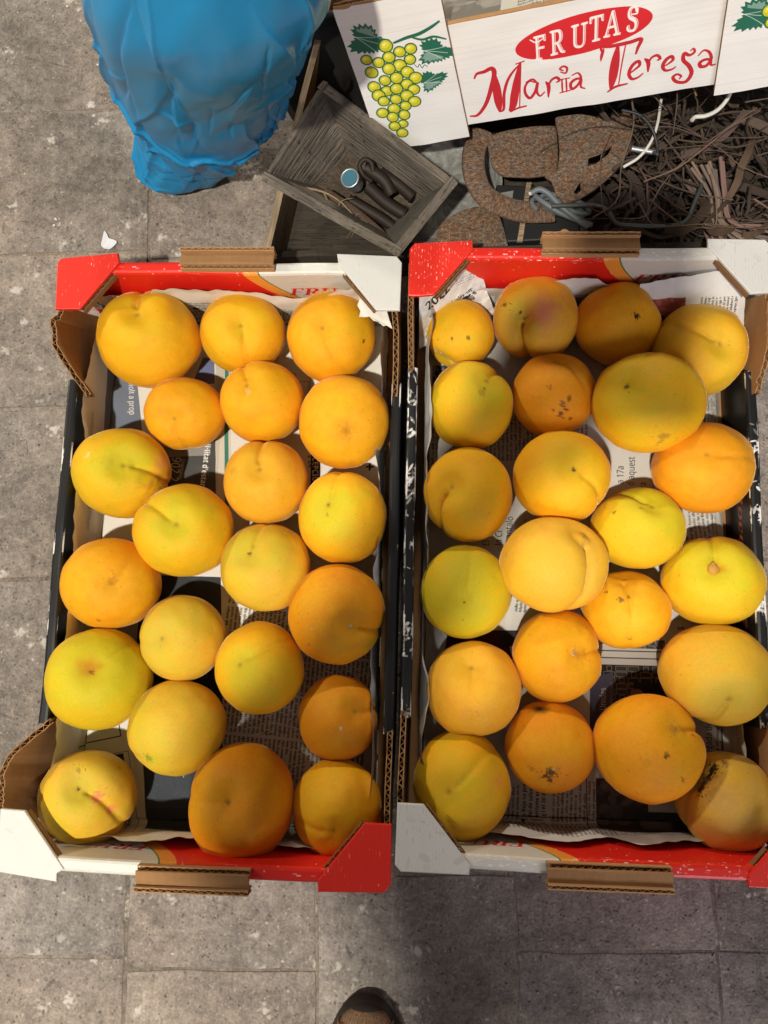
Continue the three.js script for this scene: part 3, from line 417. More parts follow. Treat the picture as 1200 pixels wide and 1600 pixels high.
// ---------------------------------------------------------------- peaches: each its own shape, ripeness and marks
const PEACHES = [
  { at: [-0.2499, 0.0519, -0.2523], half: [0.0459, 0.0429, 0.0439], turn: [-0.064, 0.739, -0.111, 0.662], ripe: 0.48, green: 0.35, hollow: 0.15, seam: 0.1, marks: [[-0.001,0.839,-0.544,0.06,'r',0.5]],
    crate: 'left', label: 'large yellow peach with a cleft crown, far left corner of the left crate' },
  { at: [-0.1663, 0.0445, -0.2615], half: [0.0386, 0.0355, 0.0357], turn: [0.013, -0.619, -0.109, 0.778], ripe: 0.45, green: 0.15, hollow: 0.13, seam: 0.07, marks: [],
    crate: 'left', label: 'yellow peach with a thin front seam, middle of the left crate\'s back row' },
  { at: [-0.0843, 0.0478, -0.2566], half: [0.0402, 0.0388, 0.0411], turn: [0.089, -0.524, 0.009, 0.847], ripe: 0.62, green: 0, hollow: 0.13, seam: 0.05, marks: [[0.79,0.539,0.294,0.025,'k',0.8]],
    crate: 'left', label: 'orange-yellow peach by torn paper in the far right corner of the left crate' },
  { at: [-0.2165, 0.0422, -0.1865], half: [0.0368, 0.0332, 0.0328], turn: [-0.167, 0.663, 0.132, -0.718], ripe: 0.66, green: 0, hollow: 0.1, seam: 0.07, marks: [],
    crate: 'left', label: 'small orange-yellow peach with a notched front edge, beside the blue-grey newspaper panel' },
  { at: [-0.1455, 0.0443, -0.1966], half: [0.0375, 0.0353, 0.0363], turn: [-0.144, 0.801, -0.006, 0.581], ripe: 0.62, green: 0.1, hollow: 0.1, seam: 0.08, marks: [[-0.144,0.99,0.014,0.06,'w',0.5]],
    crate: 'left', label: 'yellow-orange peach with a pale crown fleck, middle of the left crate\'s second row' },
  { at: [-0.0699, 0.0480, -0.1784], half: [0.0403, 0.0390, 0.0412], turn: [-0.110, 0.617, 0.214, -0.749], ripe: 0.62, green: 0, hollow: 0.06, seam: 0.02, marks: [[0.185,0.89,0.418,0.12,'o',0.6]],
    crate: 'left', label: 'round orange-yellow peach with a small pointed navel, right side of left crate' },
  { at: [-0.2672, 0.0487, -0.1291], half: [0.0427, 0.0397, 0.0404], turn: [-0.009, -0.077, -0.185, 0.980], ripe: 0.28, green: 0.5, hollow: 0.12, seam: 0.11, marks: [[0.938,0.282,-0.201,0.22,'r',0.55],[0.847,0.361,0.391,0.28,'n',0.65],[-0.35,0.915,-0.199,0.05,'w',0.9]],
    crate: 'left', label: 'yellow-green peach with a brown bruised cleft along its right side, in the left crate' },
  { at: [-0.1384, 0.0444, -0.1231], half: [0.0374, 0.0354, 0.0366], turn: [-0.044, 0.742, -0.064, 0.666], ripe: 0.62, green: 0.15, hollow: 0.11, seam: 0.1, marks: [[-0.606,0.789,-0.102,0.09,'n',0.25]], pale: 0.15,
    crate: 'left', label: 'yellow-orange peach with an oval blemish on its left cheek beside the teal printed line' },
  { at: [-0.2075, 0.0492, -0.0788], half: [0.0435, 0.0402, 0.0407], turn: [0.054, 0.954, -0.029, 0.292], ripe: 0.36, green: 0.5, hollow: 0.11, seam: 0.08, marks: [],
    crate: 'left', label: 'broad yellow peach with an upper left seam below the bruised peach, left crate' },
  { at: [-0.0692, 0.0465, -0.0928], half: [0.0383, 0.0375, 0.0402], turn: [0.167, -0.665, -0.054, -0.726], ripe: 0.46, green: 0.9, hollow: 0.09, seam: 0.06, marks: [[-0.301,0.938,-0.17,0.05,'n',0.6],[-0.292,0.954,0.071,0.03,'n',0.4]],
    crate: 'left', label: 'yellow peach with a green-ringed navel by the right wall of the left crate' },
  { at: [-0.1351, 0.0458, -0.0481], half: [0.0390, 0.0368, 0.0381], turn: [0.162, -0.646, -0.004, -0.746], ripe: 0.28, green: 0.4, hollow: 0.1, seam: 0.08, marks: [[-0.326,0.584,-0.743,0.03,'w',0.6],[-0.247,0.936,-0.252,0.025,'k',0.6]], pale: 0.25,
    crate: 'left', label: 'pale lemon yellow peach with a bumpy stem end, in the middle of the left crate' },
  { at: [-0.2694, 0.0480, -0.0311], half: [0.0422, 0.0390, 0.0394], turn: [0.080, 0.426, -0.155, 0.888], ripe: 0.66, green: 0, hollow: 0.07, seam: 0.03, marks: [[0.341,0.94,-0.033,0.1,'o',0.8],[-0.013,0.618,0.786,0.04,'n',0.6],[-0.565,0.633,0.53,0.03,'n',0.3]],
    crate: 'left', label: 'orange-yellow peach with a central orange navel against the left crate\'s left wall' },
  { at: [-0.0714, 0.0488, -0.0093], half: [0.0410, 0.0398, 0.0424], turn: [-0.112, 0.120, 0.228, -0.960], ripe: 0.76, green: 0.15, hollow: 0.1, seam: 0.1, marks: [[0.729,0.374,0.574,0.14,'g',0.6],[-0.46,0.668,0.585,0.04,'n',0.35],[0.411,0.875,0.256,0.03,'w',0.8]],
    crate: 'left', label: 'deep orange peach with a notched right cheek by the right wall of the left crate' },
  { at: [-0.2037, 0.0439, 0.0142], half: [0.0363, 0.0349, 0.0368], turn: [-0.138, 0.985, 0.009, -0.104], ripe: 0.18, green: 0.2, hollow: 0.1, seam: 0.03, marks: [], pale: 0.3,
    crate: 'left', label: 'small greenish yellow peach with a dark dimple on its left, in the left crate' },
  { at: [-0.1357, 0.0458, 0.0372], half: [0.0380, 0.0368, 0.0391], turn: [0.084, -0.332, -0.122, -0.932], ripe: 0.42, green: 0.5, hollow: 0.06, seam: 0.06, marks: [],
    crate: 'left', label: 'yellow peach with a straight slanting seam up to its right, in the left crate' },
  { at: [-0.2726, 0.0504, 0.0501], half: [0.0440, 0.0414, 0.0426], turn: [-0.070, 0.396, -0.134, 0.906], ripe: 0.02, green: 0.6, hollow: 0.08, seam: 0.04, marks: [[0.146,0.936,-0.32,0.17,'o',1],[0.203,0.957,-0.208,0.04,'n',0.8]],
    crate: 'left', label: 'large lime yellow peach with an orange button navel, left crate' },
  { at: [-0.0680, 0.0420, 0.0775], half: [0.0336, 0.0330, 0.0355], turn: [-0.107, 0.058, -0.305, 0.945], ripe: 0.86, green: 0, hollow: 0.11, seam: 0.06, marks: [[0.188,0.976,0.107,0.035,'p',1]],
    crate: 'left', label: 'small deep orange peach with a white fleck near the left crate\'s right wall' },
  { at: [-0.2033, 0.0474, 0.0887], half: [0.0409, 0.0384, 0.0395], turn: [-0.221, 0.922, 0.305, -0.087], ripe: 0.22, green: 0.1, hollow: 0.03, seam: 0.02, marks: [[-0.333,0.741,0.583,0.09,'g',1]], pale: 0.25,
    crate: 'left', label: 'smooth pale yellow peach with a small green spot lower left, left crate' },
  { at: [-0.2764, 0.0465, 0.1485], half: [0.0398, 0.0375, 0.0387], turn: [0.201, 0.239, 0.006, -0.950], ripe: 0.26, green: 0.3, hollow: 0.14, seam: 0.13, marks: [[0.537,0.827,-0.164,0.12,'r',0.8],[0.781,0.606,0.15,0.1,'r',0.7],[0.038,0.719,-0.694,0.05,'n',0.5],[0.701,0.228,-0.675,0.05,'n',0.5],[0.096,0.926,-0.365,0.03,'k',0.8]], pale: 0.35,
    crate: 'left', label: 'yellow peach with a deep red-lined cleft, near left corner of left crate' },
  { at: [-0.1441, 0.0523, 0.1465], half: [0.0433, 0.0433, 0.0473], turn: [-0.035, 0.995, -0.090, 0.001], ripe: 0.8, green: 0, hollow: 0.11, seam: 0.04, marks: [[-0.76,0.422,-0.494,0.22,'n',0.35],[-0.07,0.983,-0.169,0.04,'n',0.6]],
    crate: 'left', label: 'largest deep orange peach with a rough brown left shoulder, front of left crate' },
  { at: [-0.0660, 0.0453, 0.1490], half: [0.0368, 0.0363, 0.0392], turn: [0.019, 0.989, 0.145, -0.033], ripe: 0.56, green: 0.1, hollow: 0.05, seam: 0.03, marks: [],
    crate: 'left', label: 'golden peach half under the red flap, near right corner of left crate' },
  { at: [0.0319, 0.0386, -0.2652], half: [0.0306, 0.0296, 0.0314], turn: [0.652, -0.240, 0.180, 0.697], ripe: 0.42, green: 0.2, hollow: 0.12, seam: 0.1, marks: [[-0.297,0.849,0.437,0.025,'k',0.7],[0.159,0.889,0.43,0.035,'k',0.7],[-0.687,0.624,0.371,0.02,'n',0.6],[-0.709,0.268,0.653,0.1,'r',0.3]],
    crate: 'right', label: 'small yellow peach with dark pinpricks, far left corner of the right crate' },
  { at: [0.0988, 0.0453, -0.2781], half: [0.0380, 0.0363, 0.0380], turn: [-0.286, 0.740, -0.042, -0.607], ripe: 0.56, green: 0.5, hollow: 0.23, seam: 0.23, marks: [[0.086,0.974,0.209,0.34,'r',0.95],[-0.774,0.629,-0.073,0.06,'k',0.7],[-0.549,0.827,0.12,0.05,'k',0.9],[-0.361,0.886,0.291,0.04,'n',0.8],[-0.887,0.396,0.237,0.03,'n',0.6]], pale: 0.3,
    crate: 'right', label: 'peach with a pink blush and deep curling cleft, back of the right crate' },
  { at: [0.1710, 0.0447, -0.2725], half: [0.0378, 0.0357, 0.0369], turn: [-0.251, -0.093, -0.408, 0.873], ripe: 0.72, green: 0.1, hollow: 0.06, seam: 0.03, marks: [[0.195,0.961,0.198,0.055,'k',1]],
    crate: 'right', label: 'orange-yellow peach with one round dark spot, back row of the right crate' },
  { at: [0.2405, 0.0477, -0.2474], half: [0.0401, 0.0387, 0.0409], turn: [-0.141, -0.958, -0.052, -0.243], ripe: 0.42, green: 0.1, hollow: 0.15, seam: 0.1, marks: [[0.434,0.879,0.197,0.02,'k',0.6]], pale: 0.15,
    crate: 'right', label: 'plump yellow peach with a hollow cleft, far right corner of right crate' },
  { at: [0.0414, 0.0454, -0.1957], half: [0.0372, 0.0364, 0.0389], turn: [-0.111, 0.387, -0.246, 0.882], ripe: 0.3, green: 0.4, hollow: 0.09, seam: 0.09, marks: [[0.189,0.981,-0.041,0.09,'n',0.4],[0.267,0.951,-0.158,0.03,'k',0.5]],
    crate: 'right', label: 'olive yellow peach with a notched upper right shoulder, left side of right crate' },
  { at: [0.1147, 0.0447, -0.2061], half: [0.0371, 0.0357, 0.0377], turn: [0.390, 0.311, -0.180, -0.848], ripe: 0.86, green: 0, hollow: 0.12, seam: 0.09, marks: [[0.037,0.897,0.441,0.05,'n',0.9],[0.188,0.928,0.323,0.04,'k',0.7],[-0.135,0.817,0.56,0.04,'k',0.7],[0.011,0.77,0.638,0.05,'k',0.8],[0.142,0.818,0.557,0.05,'k',0.8],[0.262,0.643,0.719,0.05,'k',0.8],[-0.25,0.964,0.088,0.04,'n',0.7]],
    crate: 'right', label: 'orange peach scattered with small brown scabs below its notched top, right crate' },
  { at: [0.1898, 0.0674, -0.1935], half: [0.0465, 0.0424, 0.0424], turn: [-0.221, 0.553, 0.229, 0.770], ripe: 0.4, green: 0.4, hollow: 0.07, seam: 0.03, marks: [[0.132,0.536,0.834,0.1,'n',0.5],[0.106,0.414,0.904,0.05,'n',0.5],[-0.596,0.797,-0.101,0.03,'k',0.7]],
    crate: 'right', label: 'biggest olive yellow peach with a small brown front scratch, right crate' },
  { at: [0.2406, 0.0478, -0.1415], half: [0.0419, 0.0388, 0.0394], turn: [0.067, -0.000, -0.121, -0.990], ripe: 0.88, green: 0, hollow: 0.08, seam: 0.03, marks: [],
    crate: 'right', label: 'smooth deep orange peach beside the black right wall of the right crate' },
  { at: [0.0392, 0.0473, -0.1153], half: [0.0387, 0.0383, 0.0415], turn: [-0.207, 0.874, -0.121, -0.423], ripe: 0.44, green: 0.1, hollow: 0.12, seam: 0.13, marks: [],
    crate: 'right', label: 'olive gold peach with a deep curved cleft by the left wall of the right crate' },
  { at: [0.1198, 0.0484, -0.1308], half: [0.0416, 0.0394, 0.0410], turn: [0.029, 0.328, 0.061, -0.942], ripe: 0.52, green: 0.4, hollow: 0.1, seam: 0.07, marks: [[0.134,0.991,-0.016,0.03,'k',0.8]],
    crate: 'right', label: 'yellow peach with a notched lower right edge above the topmost peach, right crate' },
  { at: [0.1848, 0.0449, -0.0889], half: [0.0401, 0.0359, 0.0352], turn: [0.042, -0.872, 0.271, -0.406], ripe: 0.2, green: 0.8, hollow: 0.12, seam: 0.1, marks: [[-0.143,0.912,-0.384,0.03,'k',0.6],[-0.645,0.713,-0.275,0.025,'k',0.6]],
    crate: 'right', label: 'greenish yellow peach with a knobbly green stem hollow, middle of right crate' },
  { at: [0.1096, 0.0631, -0.0542], half: [0.0443, 0.0401, 0.0397], turn: [0.411, 0.529, 0.028, -0.742], ripe: 0.46, green: 0, hollow: 0.05, seam: 0.2, marks: [[-0.908,0.381,-0.173,0.04,'n',0.3]], pale: 0.3,
    crate: 'right', label: 'golden peach riding highest, seam splitting off a right lobe, centre of right crate' },
  { at: [0.2452, 0.0469, -0.0449], half: [0.0418, 0.0379, 0.0375], turn: [-0.182, 0.711, -0.000, 0.679], ripe: 0.24, green: 0.7, hollow: 0.13, seam: 0.08, marks: [[-0.234,0.94,-0.248,0.13,'o',0.9]], nub: [-0.259, 0.934, -0.248], plug: true,
    crate: 'right', label: 'dull green-yellow peach with a plugged orange stem hollow, right crate' },
  { at: [0.0386, 0.0466, -0.0313], half: [0.0388, 0.0376, 0.0399], turn: [-0.045, -0.645, -0.112, -0.755], ripe: 0, green: 0.2, hollow: -0.02, seam: 0.03, marks: [[-0.139,0.967,0.212,0.02,'k',0.8],[-0.082,0.961,0.265,0.02,'k',0.8],[-0.056,0.986,0.156,0.02,'n',0.8]],
    crate: 'right', label: 'lime yellow peach with a speckled tip, left wall of the right crate' },
  { at: [0.1740, 0.0422, -0.0192], half: [0.0367, 0.0332, 0.0329], turn: [0.303, 0.611, -0.413, -0.604], ripe: 0.58, green: 0, hollow: 0.1, seam: 0.08, marks: [[-0.305,0.925,-0.228,0.05,'n',0.9],[-0.58,0.693,-0.428,0.03,'n',0.8],[-0.137,0.934,-0.331,0.025,'n',0.8],[-0.046,0.616,0.786,0.04,'n',0.6]],
    crate: 'right', label: 'small orange-yellow peach with brown specks below its notched top, middle of right crate' },
  { at: [0.1153, 0.0454, 0.0208], half: [0.0371, 0.0364, 0.0390], turn: [0.030, -0.053, 0.181, -0.982], ripe: 0.68, green: 0, hollow: 0.09, seam: 0.09, marks: [[0.352,0.934,-0.064,0.12,'o',0.7]], nub: [0.352, 0.933, -0.077],
    crate: 'right', label: 'orange-yellow peach with a drop of sap at its stem hollow, right crate' },
  { at: [0.2440, 0.0501, 0.0325], half: [0.0449, 0.0411, 0.0412], turn: [-0.157, 0.814, 0.176, -0.531], ripe: 0.36, green: 0.3, hollow: 0.07, seam: 0.08, marks: [[-0.082,0.887,0.454,0.035,'o',1]], pale: 0.3,
    crate: 'right', label: 'large golden peach with a low pointed navel beside the right wall of the right crate' },
  { at: [0.0458, 0.0468, 0.0495], half: [0.0397, 0.0378, 0.0394], turn: [-0.155, -0.685, 0.257, 0.664], ripe: 0.58, green: 0.05, hollow: 0.11, seam: 0.05, marks: [], pale: 0.2,
    crate: 'right', label: 'orange-yellow peach with a short crease above a long fine seam, right crate' },
  { at: [0.1087, 0.0441, 0.0951], half: [0.0366, 0.0351, 0.0369], turn: [-0.251, -0.434, -0.192, -0.844], ripe: 0.84, green: 0, hollow: 0.06, seam: 0.01, marks: [[-0.291,0.452,-0.843,0.15,'K',0.95],[-0.105,0.889,0.446,0.12,'k',0.8],[-0.222,0.797,0.562,0.06,'k',0.8],[-0.126,0.744,0.656,0.06,'k',0.8],[-0.051,0.923,0.382,0.04,'w',0.6],[-0.506,0.773,0.383,0.06,'n',0.4]],
    crate: 'right', label: 'orange peach with a black oval hole and dark calyx scar, right crate' },
  { at: [0.1858, 0.0567, 0.0921], half: [0.0442, 0.0417, 0.0430], turn: [-0.259, 0.101, -0.233, 0.932], ripe: 0.74, green: 0.1, hollow: 0.08, seam: 0.09, marks: [[0.298,0.806,-0.512,0.1,'n',0.4],[0.06,0.997,-0.042,0.04,'k',0.8],[0.694,0.607,-0.387,0.03,'k',0.6],[0.366,0.841,0.399,0.03,'k',0.6],[-0.25,0.964,0.094,0.07,'n',0.15]],
    crate: 'right', label: 'big orange peach with a lobed upper right shoulder, front of right crate' },
  { at: [0.0363, 0.0487, 0.1266], half: [0.0400, 0.0397, 0.0431], turn: [-0.056, 0.350, 0.148, 0.923], ripe: 0.36, green: 0.3, hollow: 0.07, seam: 0.05, marks: [[0.712,0.668,-0.216,0.2,'r',0.3]],
    crate: 'right', label: 'golden peach with a fine diagonal seam behind the right crate\'s white flap' },
  { at: [0.2503, 0.0464, 0.1331], half: [0.0399, 0.0374, 0.0384], turn: [-0.254, 0.794, -0.483, -0.267], ripe: 0.4, green: 0.2, hollow: 0.17, seam: 0.14, marks: [[-0.415,0.46,-0.785,0.119,'K',0.97],[-0.573,0.484,-0.662,0.119,'K',0.97],[-0.724,0.569,-0.39,0.11,'K',0.95],[-0.163,0.477,-0.864,0.07,'n',0.8],[-0.669,0.501,-0.549,0.1,'K',0.9],[-0.564,0.609,-0.558,0.3,'n',0.6],[-0.504,0.802,-0.319,0.3,'r',0.15]], pale: 0.75,
    crate: 'right', label: 'pale peach with black insect holes along its cleft, near right corner' },
];
const skinMap = scaled(paint(512, 512, (x, y) => { const n = 0.5 * noise(x / 2.1, y / 2.1, 3) + 0.45 * noise(x / 5, y / 5, 6) + 0.5 * fbm(x / 24, y / 24, 9, 3), k = 240 + 24 * n; return [k, k, k - 10].map((v) => clamp(v, 0, 255)); }), 3);
const skinBump = scaled(grey(512, 512, (x, y) => 0.5 + 0.35 * noise(x / 1.8, y / 1.8, 4) + 0.3 * noise(x / 5, y / 4, 8)), 3);
for (const t of [skinMap, skinBump]) t.repeat.set(4, 2);
const fuzz = new THREE.MeshPhysicalMaterial({ vertexColors: true, roughness: 0.62, specularIntensity: 0.5, map: skinMap, bumpMap: skinBump, bumpScale: 0.00022, sheen: 0.8, sheenRoughness: 0.34, sheenColor: new THREE.Color().setRGB(1, 0.74, 0.52) });
const GREEN = [0.69, 0.56, 0.015], YELLOW = [0.93, 0.47, 0.007], ORANGE = [0.90, 0.315, 0.004];
const INKS = { k: [0.02, 0.012, 0.006], K: [0.008, 0.006, 0.004], n: [0.24, 0.11, 0.03], r: [0.80, 0.22, 0.12], g: [0.32, 0.36, 0.015], o: [0.68, 0.27, 0.01], w: [0.85, 0.68, 0.32], p: [0.8, 0.72, 0.6] };
const mix3 = (a, b, t) => [lerp(a[0], b[0], t), lerp(a[1], b[1], t), lerp(a[2], b[2], t)];
function peachGeometry(p, seed) {
  const nu = 128, nv = 96, g = new THREE.SphereGeometry(1, nu, nv), P = g.attributes.position, n = P.count, col = new Float32Array(n * 3);
  const q = new THREE.Quaternion(...p.turn), d = V(), r = rng(seed * 17 + 3), lob = (r() - 0.5) * 0.05, tall = 0.96 + 0.05 * r(), s0 = seed * 3.7, dirs = [], loc = [];
  for (let i = 0; i < n; i++) {
    d.fromBufferAttribute(P, i).normalize(); const x = d.x, y = d.y, z = d.z, th = Math.acos(clamp(y, -1, 1)), ph = Math.atan2(z, x);
    const away = x > 0 ? Math.abs(z) : Math.hypot(x, z), near = 0.3 + 0.7 * Math.exp(-((th / 1.25) ** 2));
    let R = 1 - p.hollow * Math.exp(-((th / 0.26) ** 2)) - p.hollow * 0.35 * Math.exp(-((th / 0.11) ** 2)) + Math.max(0, p.hollow) * 0.22 * Math.exp(-(((th - 0.62) / 0.34) ** 2));
    const open = smooth(0.03, 0.3, th);
    const curl = x > 0 ? Math.abs(z + 0.05 * Math.sin(th * 3 + seed) * smooth(0, 0.3, x)) : away;
    R -= open * near * p.seam * (0.75 * Math.exp(-((curl / 0.075) ** 2)) + 0.85 * Math.exp(-((curl / 0.3) ** 2)));
    R += lob * Math.sin(ph) * Math.sin(th) + 0.05 * Math.exp(-(((Math.PI - th) / 0.22) ** 2));
    R += 0.075 * fbm(x * 0.95 + s0, y * 0.95, z * 0.95, 2) + 0.012 * noise(x * 3.4, y * 3.4 + s0, z * 3.4) + 0.0022 * noise(x * 11, y * 11, z * 11 + s0);
    loc.push([x, y, z, th, away]); dirs.push(d.clone().applyQuaternion(q));
    d.set(x * R, y * R * tall, z * R).applyQuaternion(q); P.setXYZ(i, d.x, d.y, d.z);
  }
  // fit the outline to its measured size
  const lo = [9, 9, 9], hi = [-9, -9, -9]; for (let i = 0; i < n; i++) [P.getX(i), P.getY(i), P.getZ(i)].forEach((v, k) => { lo[k] = Math.min(lo[k], v); hi[k] = Math.max(hi[k], v); });
  for (let i = 0; i < n; i++) P.setXYZ(i, ...[P.getX(i), P.getY(i), P.getZ(i)].map((v, k) => ((v - lo[k]) / (hi[k] - lo[k]) * 2 - 1) * p.half[k]));
  g.computeVertexNormals();
  const N = g.attributes.normal; for (let j = 0; j <= nv; j++) { const a = j * (nu + 1), b = a + nu, v = V(N.getX(a) + N.getX(b), N.getY(a) + N.getY(b), N.getZ(a) + N.getZ(b)).normalize(); N.setXYZ(a, v.x, v.y, v.z); N.setXYZ(b, v.x, v.y, v.z); }
  for (let i = 0; i < n; i++) {
    const [x, y, z, th, away] = loc[i], w = dirs[i];
    let t = 0.06 + p.ripe * 1.0 + 0.46 * fbm(x * 1.1 + s0, y * 1.1, z * 1.1, 3) + 0.12 * noise(x * 6, y * 6 + s0, z * 6) + 0.05 * noise(x * 22, y * 22, z * 22 + s0) + 0.07 * noise(x * 48 + s0, y * 48, z * 48);
    t -= p.green * 0.75 * Math.exp(-((th / 0.62) ** 2)) + p.green * 0.25 * fbm(x * 2 + s0, y * 2 + 5, z * 2, 2);
    t = clamp(t); let c = t < 0.5 ? mix3(GREEN, YELLOW, t * 2) : mix3(YELLOW, ORANGE, t * 2 - 1);
    if (p.pale) c = mix3(c, [0.66, 0.44, 0.13], p.pale * clamp(0.75 + 0.8 * fbm(x * 1.7, y * 1.7 + s0, z * 1.7, 2))); const pale = clamp(0.5 + 1.1 * fbm(x * 1.6 + 9, y * 1.6 + s0, z * 1.6, 3)); c = mix3(c, [0.74, 0.45, 0.07], 0.14 * pale);
    c = mix3(c, [0.5, 0.2, 0.015], 0.3 * Math.min(1, p.seam * 9) * Math.exp(-((away / 0.022) ** 2)) * (0.5 + 0.5 * smooth(-0.2, 0.2, noise(th * 6, s0, 2))) * (th < 1.5 ? 1 : 0));
    c = mix3(c, [0.34, 0.17, 0.02], (p.hollow > 0 ? 0.65 : 0) * Math.exp(-((th / 0.055) ** 2)));
    const brk = fbm(x * 7 + s0, y * 7, z * 7, 3);
    for (const [mx, my, mz, rad, ink, k] of p.marks) {
      const big = rad > 0.12, e = Math.acos(clamp(mx * w.x + my * w.y + mz * w.z, -1, 1)) / rad * (1 + (big ? 0.6 : 1.1) * noise(x * (big ? 5 : 24), y * (big ? 5 : 24) + s0, z * (big ? 5 : 24)));
      let m = big ? Math.exp(-e * e * 0.9) * k : smooth(1.15, 0.75, e) * k; if (ink === 'n' && big) m *= clamp(0.35 + 2.6 * brk); c = mix3(c, INKS[ink], clamp(m));
    }
    const speck = noise(x * 30 + s0, y * 30, z * 30) > 0.66 ? 0.78 : 1;
    col.set([c[0] * speck, c[1] * speck, c[2]], i * 3);
  }
  g.setAttribute('color', new THREE.BufferAttribute(col, 3)); return g;
}
const sap = new THREE.MeshPhysicalMaterial({ color: new THREE.Color().setRGB(0.95, 0.8, 0.5), roughness: 0.05, transmission: 0.8, thickness: 0.002, ior: 1.5 });
PEACHES.forEach((p, i) => {
  const g = peachGeometry(p, i + 1), m = mesh('peach', g, fuzz); m.position.set(...p.at); tag(m, p.label, 'peach', `peaches in the ${p.crate} crate`);
  if (p.nub) { const P = g.attributes.position, [nx, ny, nz] = p.nub; let best = -9, at = null; for (let k = 0; k < P.count; k++) { const v = P.getX(k) * nx + P.getY(k) * ny + P.getZ(k) * nz - 0.6 * Math.hypot(P.getX(k) - nx * 0.034, P.getY(k) - ny * 0.034, P.getZ(k) - nz * 0.034); if (v > best) { best = v; at = [P.getX(k), P.getY(k), P.getZ(k)]; } }
    if (p.plug) { const s = new THREE.SphereGeometry(0.0048, 24, 16).scale(1, 0.8, 1.05), c = s.attributes.position; for (let k = 0; k < c.count; k++) { const e = 1 + 0.12 * noise(c.getX(k) * 400, c.getY(k) * 400, c.getZ(k) * 400); c.setXYZ(k, c.getX(k) * e, c.getY(k) * e, c.getZ(k) * e); } s.computeVertexNormals(); const q = mesh('stem_plug', s, std({ color: new THREE.Color().setRGB(0.5, 0.24, 0.03), roughness: 0.7 }), m); q.position.set(at[0], at[1] + 0.0005, at[2]); }
    const dr = mesh('sap_drop', new THREE.SphereGeometry(p.plug ? 0.0012 : 0.0019, 16, 12).scale(1, 0.9, 1.4), sap, m); dr.position.set(at[0] + (p.plug ? -0.0005 : -0.003), at[1] + (p.plug ? 0.0034 : 0.001), at[2] + (p.plug ? -0.0035 : -0.001)); }
});

